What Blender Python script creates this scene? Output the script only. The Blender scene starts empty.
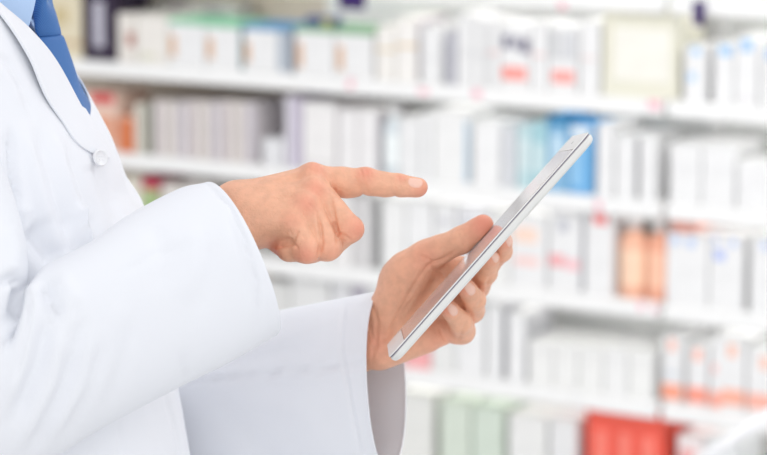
import bpy, bmesh, math, random
import numpy as np
from mathutils import Vector, Matrix

# ------------------------------------------------------------------ camera, world, lights
scene = bpy.context.scene
col = scene.collection
FPX, IW, IH = 2500.0, 767.0, 455.0
CAM_Z, PITCH = 1.70, math.radians(10.0)
cam_d = bpy.data.cameras.new('camera')
cam = bpy.data.objects.new('camera', cam_d)
col.objects.link(cam)
cam.location = (0, 0, CAM_Z)
cam.rotation_euler = (math.pi / 2 - PITCH, 0, 0)
cam_d.sensor_fit = 'HORIZONTAL'
cam_d.sensor_width = 36.0
cam_d.lens = FPX / IW * 36.0
cam_d.clip_start = 0.05
cam_d.dof.use_dof = True
cam_d.dof.focus_distance = 2.05
cam_d.dof.aperture_fstop = cam_d.lens / 1000.0 / 0.0215
cam_d.dof.aperture_blades = 0
scene.camera = cam

world = bpy.data.worlds.new('world')
scene.world = world
world.use_nodes = True
bg = world.node_tree.nodes['Background']
bg.inputs['Color'].default_value = (0.965, 0.975, 1.0, 1)
bg.inputs['Strength'].default_value = 0.82

def area(name, loc, target, sx, sy, power, color=(1, 1, 1)):
    l = bpy.data.lights.new(name, 'AREA')
    l.shape = 'RECTANGLE'; l.size = sx; l.size_y = sy; l.energy = power; l.color = color
    o = bpy.data.objects.new(name, l); col.objects.link(o)
    o.location = loc
    o.rotation_euler = (Vector(target) - Vector(loc)).to_track_quat('-Z', 'Y').to_euler()
    return o

area('unseen_overhead_light', (0.15, -1.5, 2.75), (0.0, 2.3, 1.25), 1.6, 1.0, 17, (1.0, 0.985, 0.965))  # added frontal light on the person, from an unseen lamp behind the camera
area('unseen_overhead_light', (1.9, 0.4, 3.0), (0.0, 2.2, 1.2), 1.6, 1.2, 4, (1.0, 0.975, 0.95))
area('unseen_overhead_light', (1.25, 2.75, 2.6), (0.8, 5.0, 0.75), 1.6, 0.9, 21, (1.0, 0.99, 0.985))  # added lamp, unseen, turned on the shelves to brighten their gaps
area('unseen_overhead_light', (-0.9, 3.3, 3.0), (-0.9, 5.6, 0.9), 1.4, 1.0, 7, (1.0, 0.93, 0.84))

scene.view_settings.view_transform = 'Standard'
scene.view_settings.look = 'None'
scene.view_settings.exposure = 0.23
scene.view_settings.gamma = 1.0
scene.view_settings.use_curve_mapping = False
scene.cycles.use_denoising = True

# ------------------------------------------------------------------ projection helpers
CP, SP = math.cos(PITCH), math.sin(PITCH)

def P(px, py, Y):
    """world point seen at photo pixel (px,py) that stands Y metres in front of the camera"""
    cx = (px - IW / 2) / FPX; cy = (IH / 2 - py) / FPX
    d = (cx, CP + cy * SP, -SP + cy * CP)
    t = Y / d[1]
    return np.array([d[0] * t, Y, CAM_Z + d[2] * t])

def proj(V):
    """pixel of world points (n,3)"""
    V = np.asarray(V, float)
    x = V[..., 0]; y = V[..., 1]; z = V[..., 2] - CAM_Z
    dep = y * CP - z * SP
    up = y * SP + z * CP
    return np.stack([IW / 2 + FPX * x / dep, IH / 2 - FPX * up / dep], -1)

# ------------------------------------------------------------------ object helpers
def link(name, me, mat=None, parent=None):
    o = bpy.data.objects.new(name, me); col.objects.link(o)
    if mat is not None:
        for m in (mat if isinstance(mat, (list, tuple)) else [mat]):
            me.materials.append(m)
    if parent is not None:
        o.parent = parent
        if parent.type == 'EMPTY':
            o.matrix_parent_inverse = (Matrix.Translation(parent.location) @ Matrix.Rotation(parent.rotation_euler.z, 4, 'Z')).inverted()
    return o

def empty(name, loc, label=None, cat=None, group=None, rz=0.0):
    o = bpy.data.objects.new(name, None); col.objects.link(o)
    o.location = loc; o.rotation_euler = (0, 0, rz); o.empty_display_size = 0.05
    if label: tag(o, label, cat, group)
    return o

def tag(o, label, cat, group=None, kind=None):
    o['label'] = label; o['category'] = cat
    if group: o['group'] = group
    if kind: o['kind'] = kind
    return o

def mesh_np(name, V, F, smooth=True):
    me = bpy.data.meshes.new(name)
    me.from_pydata([tuple(map(float, v)) for v in V], [], [tuple(int(i) for i in f) for f in F])
    me.update()
    if smooth:
        me.polygons.foreach_set('use_smooth', [True] * len(me.polygons))
    return me

def bm_mesh(name, bm, smooth=False):
    me = bpy.data.meshes.new(name); bm.to_mesh(me); bm.free()
    if smooth:
        me.polygons.foreach_set('use_smooth', [True] * len(me.polygons))
    return me

def add_box(bm, c, size, bevel=0.0, rot=None, mat=0):
    r = bmesh.ops.create_cube(bm, size=1.0)
    vs = r['verts']
    for v in vs:
        v.co = Vector((v.co.x * size[0], v.co.y * size[1], v.co.z * size[2]))
    fs = {f for v in vs for f in v.link_faces}
    if bevel > 0:
        es = {e for f in fs for e in f.edges}
        rr = bmesh.ops.bevel(bm, geom=list(es), offset=bevel, segments=2, affect='EDGES', profile=0.6)
        vs = list({v for f in rr['faces'] for v in f.verts} | {v for v in vs if v.is_valid})
        fs = {f for v in vs for f in v.link_faces}
    for f in fs: f.material_index = mat
    M = (rot.to_4x4() if rot is not None else Matrix.Identity(4))
    for v in vs: v.co = (M @ v.co) + Vector(c)
    return vs

def new_mat(name, color, rough=0.6, spec=0.3, bump=0.0, bscale=200.0, var=0.0, metallic=0.0, extra=None):
    m = bpy.data.materials.new(name); m.use_nodes = True
    nt = m.node_tree; b = nt.nodes['Principled BSDF']
    b.inputs['Roughness'].default_value = rough
    b.inputs['Specular IOR Level'].default_value = spec
    b.inputs['Metallic'].default_value = metallic
    b.inputs['Base Color'].default_value = (*color, 1)
    tc = nt.nodes.new('ShaderNodeTexCoord')
    if var > 0:
        n = nt.nodes.new('ShaderNodeTexNoise'); n.inputs['Scale'].default_value = bscale * 0.2
        nt.links.new(tc.outputs['Object'], n.inputs['Vector'])
        r = nt.nodes.new('ShaderNodeValToRGB')
        r.color_ramp.elements[0].position = 0.35; r.color_ramp.elements[1].position = 0.65
        r.color_ramp.elements[0].color = tuple(c * (1 - var) for c in color) + (1,)
        r.color_ramp.elements[1].color = tuple(min(1, c * (1 + var * 0.5)) for c in color) + (1,)
        nt.links.new(n.outputs['Fac'], r.inputs['Fac'])
        nt.links.new(r.outputs['Color'], b.inputs['Base Color'])
    if bump > 0:
        n2 = nt.nodes.new('ShaderNodeTexNoise'); n2.inputs['Scale'].default_value = bscale
        n2.inputs['Detail'].default_value = 3
        nt.links.new(tc.outputs['Object'], n2.inputs['Vector'])
        bp = nt.nodes.new('ShaderNodeBump'); bp.inputs['Strength'].default_value = bump
        bp.inputs['Distance'].default_value = 0.001
        nt.links.new(n2.outputs['Fac'], bp.inputs['Height'])
        nt.links.new(bp.outputs['Normal'], b.inputs['Normal'])
    if extra: extra(nt, b, tc)
    return m

def srgb(r, g, b):
    f = lambda c: (c / 255 / 12.92) if c / 255 <= 0.04045 else ((c / 255 + 0.055) / 1.055) ** 2.4
    return (f(r), f(g), f(b))

# ------------------------------------------------------------------ room: floor and wall, shelving units
ALPHA = math.radians(30.8)
SDIR = np.array([math.cos(ALPHA), -math.sin(ALPHA), 0.0])       # along the shelves, to the right
SIN = np.array([math.sin(ALPHA), math.cos(ALPHA), 0.0])         # into the shelves
SORG = np.array([0.0, 5.116, 0.0])
SHELF_Z = [1.272, 1.072, 0.872, 0.672, 0.472, 0.272, 0.072]     # underside of the boards
LIP = 0.032
SDEPTH = 0.26
RZ = -ALPHA
RS = Matrix.Rotation(RZ, 3, 'Z')

def SW(s, dd, z):
    """world point: s along the shelf front, dd behind the front plane, height z"""
    p = SORG + SDIR * s + SIN * dd
    return np.array([p[0], p[1], z])

def shelf_hit(px, py, dd=0.0):
    """(s, z) where the pixel ray meets the plane dd behind the shelf front"""
    d = P(px, py, 1.0) - np.array([0, 0, CAM_Z])
    o = SORG + SIN * dd
    t = (o @ SIN) / (d[:3] @ SIN)
    X = d * t
    return float((X - o) @ SDIR), float(X[2] + CAM_Z)

m_floor = new_mat('floor_vinyl', srgb(226, 226, 226), 0.35, 0.4, 0.05, 40, 0.05)
m_wall = new_mat('wall_paint', srgb(214, 214, 212), 0.8, 0.2, 0.1, 90, 0.02)
m_shelf = new_mat('shelf_enamel', srgb(244, 244, 243), 0.35, 0.4, 0.02, 60, 0.02)
m_back = new_mat('shelf_back_panel', srgb(242, 243, 241), 0.6, 0.3, 0.05, 80, 0.03)
m_back_dim = new_mat('shelf_back_panel_dim_tint', srgb(216, 205, 190), 0.6, 0.3, 0.05, 80, 0.03)  # darker, warmer copy: weaker light at the left put into the colour
m_tagpink = new_mat('price_tag_pink', srgb(246, 196, 206), 0.6, 0.2, 0, 50, 0.05)

bm = bmesh.new(); add_box(bm, (0, 3.5, -0.05), (9, 9.5, 0.1))
f = link('floor', bm_mesh('floor', bm), m_floor); f['kind'] = 'structure'
bm = bmesh.new(); c = SW(0, SDEPTH + 0.09, 1.4); add_box(bm, c, (9.0, 0.1, 2.8), 0, RS)
w = link('wall_back', bm_mesh('wall_back', bm), m_wall); w['kind'] = 'structure'

FILL_W, FILL_C = 0.37, (1.0, 0.99, 0.97)  # power and tint of the added fill under the boards
def local_box(bm, s0, s1, d0, d1, z0, z1, bevel=0.0, mat=0):
    add_box(bm, SW((s0 + s1) / 2, (d0 + d1) / 2, (z0 + z1) / 2), (s1 - s0, d1 - d0, z1 - z0), bevel, RS, mat)

S_SEAM = shelf_hit(664, 218)[0]

def shelving(s0, s1, label, dim_tint_to=None, dz=0.0):
    t = empty('shelving_unit', SW((s0 + s1) / 2, 0.13, 0), label, 'shelf', None, RZ)
    for k, z in enumerate(SHELF_Z + [1.472, 1.672]):
        z = z + dz
        bm = bmesh.new()
        local_box(bm, s0 + 0.002, s1 - 0.002, 0.004, SDEPTH, z + 0.012, z + LIP, 0.002)
        o = link('shelf_board', bm_mesh('shelf_board', bm), m_shelf, t)
        bm = bmesh.new()
        local_box(bm, s0 + 0.002, s1 - 0.002, -0.006, 0.004, z, z + LIP - 0.002, 0.0015)
        link('price_rail', bm_mesh('price_rail', bm), m_shelf, o)
        bm = bmesh.new()
        local_box(bm, s0 + 0.01, s1 - 0.02, 0.036, 0.054, z + 0.006, z + 0.0118, 0.001)
        link('added_strip_housing', bm_mesh('added_strip_housing', bm), m_shelf, o)  # housing added to carry the made-up fill light
        l = bpy.data.lights.new('added_shelf_fill', 'AREA'); l.shape = 'RECTANGLE'  # added under each board to brighten the dark gaps; no such lamp is seen
        sa = max(s0, -0.62 if k == 0 else -0.10)
        l.size = s1 - sa - 0.06; l.size_y = 0.012; l.energy = FILL_W * (s1 - sa) * (1.7 if k == 0 else 1.0); l.color = FILL_C
        lo = bpy.data.objects.new('added_shelf_fill', l); col.objects.link(lo)
        lo.location = SW((sa + s1) / 2, 0.045, z + 0.004)
        lo.rotation_euler = (Matrix.Rotation(RZ, 3, 'Z') @ Matrix.Rotation(math.radians(86), 3, 'X')).to_euler()
    bm = bmesh.new()
    a = s0 if dim_tint_to is None else dim_tint_to
    local_box(bm, a, s1, SDEPTH, SDEPTH + 0.02, 0.0, 1.72)
    link('back_panel', bm_mesh('back_panel', bm), m_back, t)
    if dim_tint_to is not None:
        bm = bmesh.new(); local_box(bm, s0, a, SDEPTH, SDEPTH + 0.02, 0.0, 1.72)
        o = link('back_panel', bm_mesh('back_panel', bm), m_back_dim, t); o['label'] = 'back panel tinted beige for weaker light'
    for s in (s0 - 0.004, s1 - 0.012):
        bm = bmesh.new(); local_box(bm, s, s + 0.016, SDEPTH - 0.03, SDEPTH + 0.02, 0.0, 1.74, 0.002)
        link('upright', bm_mesh('upright', bm), m_shelf, t)
    bm = bmesh.new(); local_box(bm, s0, s1, 0.03, 0.05, 0.0, 0.075)
    link('kick_plate', bm_mesh('kick_plate', bm), m_shelf, t)
    return t

left_unit = shelving(-1.55, S_SEAM - 0.004, 'long white shelving unit full of medicine boxes, left of the shelf seam', shelf_hit(262, 130)[0])
right_unit = shelving(S_SEAM + 0.004, S_SEAM + 1.1, 'white shelving unit at right with blue-topped and orange-banded boxes')

def price_tag(px, py, wpx, hpx, unit):
    s, z = shelf_hit(px, py); s1, _ = shelf_hit(px + wpx, py)
    hz = hpx * 5.0 / FPX
    bm = bmesh.new(); local_box(bm, s, s1, -0.008, -0.0055, z - hz / 2, z + hz / 2, 0.0005)
    link('price_tag', bm_mesh('price_tag', bm), m_tagpink, unit)
for a in ((349, 83, 6, 10), (474, 93, 9, 9), (420, 91, 10, 6), (597, 205, 6, 10), (640, 305, 5, 9), (655, 308, 4, 9), (560, 5, 8, 8)):
    price_tag(*a, left_unit)
price_tag(650, 104, 12, 9, left_unit)

# ------------------------------------------------------------------ goods on the shelves
WHITE = (235, 235, 235); CREAM = (232, 226, 208); GREY = (205, 206, 208)
MATS = {}; HGT = {}; LAST = []
def cmat(rgb):
    if rgb not in MATS:
        MATS[rgb] = new_mat('printed_card_%d' % len(MATS), srgb(*rgb), 0.55, 0.3, 0.03, 120, 0.03)
    return MATS[rgb]

def base_s(px, k, dd):
    py = 200.0
    for _ in range(6):
        s, _z = shelf_hit(px, py, dd)
        py = proj(SW(s, dd, SHELF_Z[k] + LIP))[1]
    return s

def haze_wash(rgb, px):  # bright haze mixed into the card colours, stronger towards the right
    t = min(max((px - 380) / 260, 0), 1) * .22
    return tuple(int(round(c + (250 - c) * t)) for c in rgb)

def carton(k, x0, x1, ytop, rgb, label, feats=(), name='medicine_carton', cat='medicine box', group=None, depth=0.13, dd=0.012, lift=0.0, on=None):
    if on is not None: lift = HGT[on.name] + .0016
    zt = SHELF_Z[k] + LIP + 0.0003 + lift
    rgb = haze_wash(rgb, x0); feats = [tuple(ft[:-1]) + (haze_wash(ft[-1], x0),) for ft in feats]
    s0, s1 = base_s(x0, k, dd), base_s(x1, k, dd)
    w = s1 - s0 - 0.0016
    h = shelf_hit((x0 + x1) / 2, ytop, dd)[1] - zt
    h = min(h, 0.164 - lift)
    d = min(depth, SDEPTH - dd - 0.01)
    bm = bmesh.new()
    add_box(bm, (0, d / 2, h / 2), (w, d, h), min(0.0018, w * 0.1))
    # tuck flap closing the top: a slightly raised flap with a slit, and the glued side seam
    add_box(bm, (0, d / 2 - 0.002, h + 0.0002), (w * 0.94, d * 0.9, 0.0008), 0.0003)
    add_box(bm, (w / 2, d * 0.72, h / 2), (0.0008, d * 0.2, h * 0.96), 0.0003)
    me = bm_mesh(name, bm); me.materials.append(cmat(rgb))
    o = bpy.data.objects.new(name, me); col.objects.link(o)
    p = SW((s0 + s1) / 2, dd, zt)
    o.location = p; o.rotation_euler = (0, 0, RZ)
    tag(o, label, cat, group); HGT[o.name] = h + lift
    LAST.append(o)
    for ft in feats:
        kind = ft[0]; bm = bmesh.new()
        if kind == 'spot':
            _, u0, u1, v0, v1, c = ft; nm = 'label'
            add_box(bm, ((u0 + u1 - 1) / 2 * w, -0.0006, (v0 + v1) / 2 * h), ((u1 - u0) * w, 0.001, (v1 - v0) * h), 0.0003)
        elif kind == 'band':
            _, v0, v1, c = ft; nm = 'printed_band'
            add_box(bm, (0, d / 2, (v0 + v1) / 2 * h), (w + 0.0012, d + 0.0012, (v1 - v0) * h), 0.0003)
        elif kind == 'lid':
            _, t, c = ft; nm = 'lid'
            add_box(bm, (0, d / 2, h - t / 2 + 0.001), (w + 0.0014, d + 0.002, t), 0.0006)
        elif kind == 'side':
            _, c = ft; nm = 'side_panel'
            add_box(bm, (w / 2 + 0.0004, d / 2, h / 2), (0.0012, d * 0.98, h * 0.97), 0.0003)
        q = bpy.data.objects.new(nm, bm_mesh(nm, bm)); q.data.materials.append(cmat(c))
        col.objects.link(q); q.parent = o
    return o

def bottle(k, xc, wpx, ytop, rgb, label, cap=(235, 235, 235), cat='bottle', name='medicine_bottle', group=None, dd=0.015):
    zt = SHELF_Z[k] + LIP + 0.0003
    s0, s1 = base_s(xc - wpx / 2, k, dd), base_s(xc + wpx / 2, k, dd)
    r = (s1 - s0) / 2; h = min(shelf_hit(xc, ytop, dd)[1] - zt, 0.163)
    prof = [(0.0, 0), (r * .92, 0), (r, .004), (r, h * .66), (r * .93, h * .72), (r * .55, h * .8), (r * .42, h * .83), (r * .42, h * .86)]
    def lathe(pr):
        n = 24; V = []; F = []
        for i, (rr, z) in enumerate(pr):
            for j in range(n):
                a = 2 * math.pi * j / n
                V.append((rr * math.cos(a), r + rr * math.sin(a), z))
        for i in range(len(pr) - 1):
            for j in range(n):
                F.append((i * n + j, i * n + (j + 1) % n, (i + 1) * n + (j + 1) % n, (i + 1) * n + j))
        return V, F
    V, F = lathe(prof)
    o = bpy.data.objects.new(name, mesh_np(name, V, F)); o.data.materials.append(cmat(rgb)); col.objects.link(o)
    o.location = SW((s0 + s1) / 2, dd, zt); o.rotation_euler = (0, 0, RZ)
    tag(o, label, cat, group)
    V, F = lathe([(0, h * .84), (r * .55, h * .84), (r * .58, h * .85), (r * .58, h * .98), (r * .5, h), (0, h)])
    q = bpy.data.objects.new('cap', mesh_np('cap', V, F)); q.data.materials.append(cmat(cap)); col.objects.link(q); q.parent = o
    V, F = lathe([(r * 1.005, h * .15), (r * 1.012, h * .16), (r * 1.012, h * .58), (r * 1.005, h * .59)])
    q = bpy.data.objects.new('label', mesh_np('label', V, F)); q.data.materials.append(cmat(tuple(min(255, c + 25) for c in rgb))); col.objects.link(q); q.parent = o
    return o

PEACH = (222, 182, 150); GREEN = (140, 198, 165); BLUE = (100, 150, 190); RED = (232, 120, 110); ORANGE = (244, 146, 112)
A, B, C_, D_, E_ = 1, 2, 3, 4, 5
gA = 'cartons on the top visible shelf'; gB = 'cartons on the second shelf'; gC = 'cartons on the third shelf'; gD = 'cartons on the fourth shelf'; gE = 'goods on the lowest visible shelf'

# --- shelf A (boxes at the very top of the photo)
carton(A, 42, 82, -30, (226, 216, 190), 'cream carton with tan stripes just behind the blue tie', [('band', .18, .24, (198, 170, 132)), ('spot', .3, .7, .45, .7, (206, 190, 150))], group=gA)
carton(A, 84, 115, -30, (52, 40, 62), 'tall black and purple box with pale upright panel, right of the tie', [('spot', .32, .68, .18, .8, (188, 186, 198)), ('spot', .1, .9, .86, .97, (44, 28, 66))], group=gA)
carton(A, 118, 136, 14, (230, 225, 218), 'narrow cream box with a dark red mark beside the black box', [('spot', .55, .95, .35, .62, (176, 110, 98))], group=gA)
carton(A, 137, 168, 16, (234, 230, 224), 'plain white carton between the red-marked box and the green-topped pair', [('spot', .15, .6, .12, .2, (214, 216, 190))], group=gA)
carton(A, 169, 205, 20, WHITE, 'left of the two leftmost green-topped white boxes with peach spot', [('lid', .011, GREEN), ('spot', .03, .2, .2, .66, PEACH)], group='green-topped boxes on the top visible shelf')
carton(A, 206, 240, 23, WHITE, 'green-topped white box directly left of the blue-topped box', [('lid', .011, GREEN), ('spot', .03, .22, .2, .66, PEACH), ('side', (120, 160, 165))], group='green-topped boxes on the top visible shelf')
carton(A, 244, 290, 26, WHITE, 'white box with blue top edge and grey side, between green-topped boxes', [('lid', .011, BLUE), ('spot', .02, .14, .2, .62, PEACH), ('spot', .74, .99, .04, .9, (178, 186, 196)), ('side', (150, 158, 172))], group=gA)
carton(A, 295, 334, 28, WHITE, 'green-topped white box directly right of the blue-topped box', [('lid', .011, (142, 182, 146)), ('spot', .05, .2, .15, .68, PEACH)], group='green-topped boxes on the top visible shelf')
carton(A, 335, 373, 30, WHITE, 'rightmost green-topped white box, beside the gold-lined cartons', [('lid', .011, (142, 182, 146)), ('spot', .05, .22, .15, .66, PEACH)], group='green-topped boxes on the top visible shelf')
carton(A, 305, 333, 17, (96, 106, 150), 'small dark blue and yellow pack lying on a green-topped box', [('spot', .62, .98, .1, .9, (200, 190, 120))], name='small_pack', dd=.03, depth=.04, on=LAST[-2], group=gA)
carton(A, 376, 395, 27, (240, 237, 232), 'shorter of two cartons joined by a gold line', [('band', .55, .6, (228, 208, 172))], group=gA)
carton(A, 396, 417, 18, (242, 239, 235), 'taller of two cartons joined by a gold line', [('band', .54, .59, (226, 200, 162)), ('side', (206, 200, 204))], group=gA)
carton(A, 421, 441, 27, WHITE, 'plain white carton right of the gold-lined pair', [('spot', .1, .9, .4, .43, (222, 222, 224))], group=gA)
carton(A, 446, 455, 32, (196, 196, 204), 'slim grey carton in the gap right of the gold-lined pair', group=gA)
carton(A, 457, 472, 14, WHITE, 'slim white carton, left of two tall ones with a fine grey line', [('band', .46, .485, (220, 220, 222))], group=gA)
carton(A, 473, 485, 19, WHITE, 'slim white carton, right of two tall ones with a fine grey line', [('band', .46, .485, (220, 220, 222))], group=gA)
carton(A, 487, 499, 20, WHITE, 'slim white carton with a pink line left of the first red-labelled box', [('spot', .1, 1, .5, .54, (240, 200, 198))], group=gA)
carton(A, 500, 530, 24, WHITE, 'white box with dark top print and red label, left of its pair', [('spot', .05, .3, .62, .82, (110, 108, 130)), ('spot', .4, .62, .62, .8, (110, 108, 130)), ('spot', .7, .98, .56, .78, (104, 100, 124)), ('spot', .05, .88, .14, .34, (248, 150, 140))], group='red-labelled white boxes')
carton(A, 531, 547, 22, WHITE, 'white carton between the two red-labelled boxes', [('spot', 0, .9, .5, .54, (240, 204, 202))], group=gA)
carton(A, 548, 577, 26, WHITE, 'white box with grey top print and red label, right of its pair', [('spot', .05, .35, .5, .92, (196, 197, 200)), ('spot', .45, .95, .5, .92, (206, 207, 210)), ('spot', .12, .9, .14, .33, (248, 156, 148))], group='red-labelled white boxes')
carton(A, 579, 599, 21, WHITE, 'white carton left of the big pale yellow box', [('spot', .1, .8, .48, .51, (236, 206, 202))], group=gA)
carton(A, 602, 677, 13, (228, 225, 206), 'big square pale yellow box with a lighter framed panel', [('spot', .14, .9, .2, .82, (240, 238, 226)), ('spot', .09, .12, .25, .85, (226, 220, 194))], group=gA)
carton(A, 683, 705, 46, WHITE, 'leftmost of the white boxes with blue tops at the upper right', [('spot', .35, .75, .84, .97, (150, 196, 240)), ('spot', .2, .55, .36, .52, (170, 208, 244))], group='blue-marked white boxes')
carton(A, 713, 733, 44, WHITE, 'second blue-topped white box from the left at the upper right', [('spot', .25, .9, .8, .98, (150, 196, 240))], group='blue-marked white boxes')
carton(A, 734, 757, 38, WHITE, 'tallest blue-topped white box at the upper right', [('spot', .25, .75, .8, .98, (140, 190, 240)), ('spot', .1, .8, .1, .14, (226, 220, 224))], group='blue-marked white boxes')
carton(A, 759, 782, 48, WHITE, 'blue-topped white box cut by the right photo edge', [('spot', .25, .8, .8, .98, (160, 200, 240))], group='blue-marked white boxes')

# a second rank behind, seen above the low boxes at the left
for i, (a, b, y) in enumerate(((133, 160, 2), (161, 198, 0), (199, 236, 3))):
    carton(A, a, b, y, (196, 192, 188), ('%s of the grey cartons behind the left green-topped boxes' % ('leftmost', 'middle one', 'rightmost')[i]), [('spot', .2, .8, .78, .92, (160, 152, 156))], dd=.16, depth=.08, group='grey cartons in the rear rank')

# --- shelf B
carton(B, 78, 117, 92, (232, 206, 190), 'pale pink carton with a red top corner beside the coat front', [('spot', .35, .95, .8, .98, (206, 70, 74)), ('spot', .5, .95, .15, .6, (226, 160, 130))], group=gB)
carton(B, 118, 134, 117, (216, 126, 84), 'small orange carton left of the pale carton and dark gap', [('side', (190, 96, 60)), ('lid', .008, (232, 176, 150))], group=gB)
carton(B, 135, 144, 104, (222, 216, 204), 'narrow cream carton beside the small orange carton', group=gB)
carton(B, 146, 152, 104, (150, 152, 140), 'grey-green strip standing in for the dark gap left of the thin spines', group=gB)  # slim dark box put where there is only a shaded gap
ords = ['first', 'second', 'third', 'fourth', 'fifth', 'sixth', 'seventh', 'eighth', 'ninth']
for i in range(9):
    a = 154 + i * 11.2
    carton(B, a, a + 10.4, 101 + (i % 3) * 1.0, [(222, 214, 212), (228, 222, 216), (218, 212, 214)][i % 3], '%s from the left in the row of nine thin upright packs' % ords[i],
           [('spot', .7, .98, .05, .95, [(200, 190, 194), (206, 196, 196), (196, 190, 200)][i % 3])], name='upright_pack', cat='medicine box', group='thin upright packs on the second shelf')
carton(B, 262, 283, 139, (226, 226, 228), 'low white carton in the dark gap right of the thin packs', group=gB)
carton(B, 285, 293, 96, (224, 220, 228), 'tall thin pale lilac pack left of two white cartons', [('side', (190, 182, 206))], group=gB)
carton(B, 294, 302, 98, (204, 196, 212), 'tall thin darker lilac pack left of two white cartons', group=gB)
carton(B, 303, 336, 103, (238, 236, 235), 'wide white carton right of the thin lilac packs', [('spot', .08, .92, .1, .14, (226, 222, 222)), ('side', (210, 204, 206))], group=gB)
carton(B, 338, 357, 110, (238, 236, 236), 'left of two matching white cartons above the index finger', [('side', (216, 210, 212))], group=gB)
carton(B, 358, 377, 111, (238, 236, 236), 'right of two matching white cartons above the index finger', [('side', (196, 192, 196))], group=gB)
bottle(B, 389, 17, 106, (224, 232, 236), 'tall pale blue-white bottle above the fingertip', group=gB)
carton(B, 399, 420, 118, (236, 236, 236), 'white carton right of the pale bottle', group=gB)
carton(B, 421, 432, 113, (240, 240, 240), 'narrow white carton left of the wide blue-sided carton', group=gB)
carton(B, 433, 470, 110, (240, 240, 239), 'wide white carton with a blue side strip', [('spot', .86, .99, .02, .86, (176, 200, 218))], group=gB)
carton(B, 473, 500, 122, (240, 240, 240), 'white carton between the blue strip and the teal packs', group=gB)
carton(B, 502, 515, 128, (218, 220, 224), 'grey-white narrow carton left of the teal packs', group=gB)
carton(B, 517, 531, 126, (190, 220, 224), 'left teal pack behind the tablet top', [('spot', .1, .9, .3, .8, (214, 232, 234)), ('side', (130, 180, 196))], group='teal and blue packs')
carton(B, 532, 546, 124, (160, 206, 216), 'right teal pack behind the tablet top', [('spot', .1, .9, .25, .7, (206, 230, 234)), ('side', (110, 172, 196))], group='teal and blue packs')
carton(B, 547, 567, 116, (120, 176, 214), 'blue pack with dark blue top behind the tablet top', [('lid', .02, (34, 118, 172)), ('spot', .2, .8, .3, .75, (190, 220, 238))], group='teal and blue packs')
carton(B, 568, 592, 124, (92, 166, 222), 'bright blue pack at the tablet top corner', [('spot', .15, .5, .1, .7, (140, 196, 236)), ('spot', .1, .9, .8, .96, (226, 236, 242))], group='teal and blue packs')
carton(B, 596, 613, 124, WHITE, 'tall white carton right of the bright blue pack', group=gB)
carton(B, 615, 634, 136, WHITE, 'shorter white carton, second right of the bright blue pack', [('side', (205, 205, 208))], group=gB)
carton(B, 639, 655, 136, WHITE, 'narrow white carton left of the grey gap at the shelf seam', group=gB)
carton(B, 669, 700, 144, WHITE, 'left half of the two wide white cartons right of the seam', [('spot', 0.02, .98, .6, .62, (226, 226, 228))], group=gB)
carton(B, 701, 734, 145, WHITE, 'right half of the two wide white cartons right of the seam', [('spot', 0.02, .98, .6, .62, (226, 226, 228))], group=gB)
carton(B, 736, 785, 163, WHITE, 'low wide white carton at the right photo edge, second shelf', [('spot', 0.02, .98, .5, .52, (228, 226, 230))], group=gB)

# --- shelf C
carton(C_, 126, 142, 178, (226, 220, 206), 'small cream carton just past the coat front, third shelf', group=gC)
carton(C_, 143, 158, 190, (196, 204, 160), 'small green box under the red-topped pack', [('spot', .1, .9, .5, .9, (160, 190, 130))], group=gC)
carton(C_, 143, 160, 178, (190, 70, 92), 'small dark red pack lying on the green box', name='small_pack', on=LAST[-1], dd=.014, group=gC)
carton(C_, 162, 184, 184, (222, 216, 210), 'pale carton right of the dark red pack', group=gC)
carton(C_, 186, 212, 182, (214, 208, 204), 'grey-white carton above the right sleeve cuff', group=gC)
carton(C_, 300, 331, 196, (232, 232, 230), 'white carton hidden partly behind the pointing hand', group=gC)
carton(C_, 333, 352, 192, (236, 234, 233), 'white carton under the middle of the pointing finger', group=gC)
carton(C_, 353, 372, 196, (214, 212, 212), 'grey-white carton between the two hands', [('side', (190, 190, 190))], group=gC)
carton(C_, 381, 405, 199, (240, 240, 239), 'white carton under the pointing fingertip', group=gC)
carton(C_, 406, 432, 200, (240, 240, 240), 'white carton above the left hand, first right of the fingertip', group=gC)
carton(C_, 434, 455, 203, (238, 238, 238), 'white carton above the left thumb', [('spot', .2, .8, .7, .8, (210, 210, 214))], group=gC)
carton(C_, 457, 487, 206, (238, 238, 240), 'white carton touching the thumb tip in view', [('spot', .1, .5, .75, .85, (204, 204, 210))], group=gC)
carton(C_, 489, 509, 212, (236, 236, 234), 'white carton mostly hidden by the tablet, third shelf', group=gC)
carton(C_, 510, 546, 216, WHITE, 'white carton with a pale orange ring right of the tablet', [('spot', .1, .75, .62, .84, (250, 218, 200)), ('spot', .1, .8, .3, .42, (250, 210, 204))], group=gC)
carton(C_, 548, 580, 210, WHITE, 'white carton with grey print and a red and pink stripe', [('spot', .3, .62, .74, .88, (186, 188, 198)), ('spot', 0.02, .5, .3, .44, (244, 160, 164)), ('spot', .55, .98, .27, .4, (248, 190, 196)), ('side', (214, 214, 220))], group=gC)
carton(C_, 584, 612, 213, WHITE, 'white carton with a bright red top label', [('spot', .3, .8, .87, .99, (248, 110, 108)), ('side', (216, 212, 214))], group=gC)
bottle(C_, 628, 28, 214, (246, 192, 164), 'left orange bottle with white cap', cap=(240, 236, 234), group='orange bottles')
bottle(C_, 654, 21, 216, (244, 178, 150), 'right orange bottle with white cap', cap=(240, 236, 234), group='orange bottles')
carton(C_, 665, 707, 234, WHITE, 'wide white carton with two blue dots right of the orange bottles', [('spot', .12, .3, .84, .96, (170, 196, 240)), ('spot', .5, .68, .82, .95, (170, 196, 240))], group=gC)
carton(C_, 669, 690, 222, (238, 150, 128), 'flat orange pack lying on the white carton with two blue dots', name='small_pack', on=LAST[-1], dd=.016, group=gC)
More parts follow.
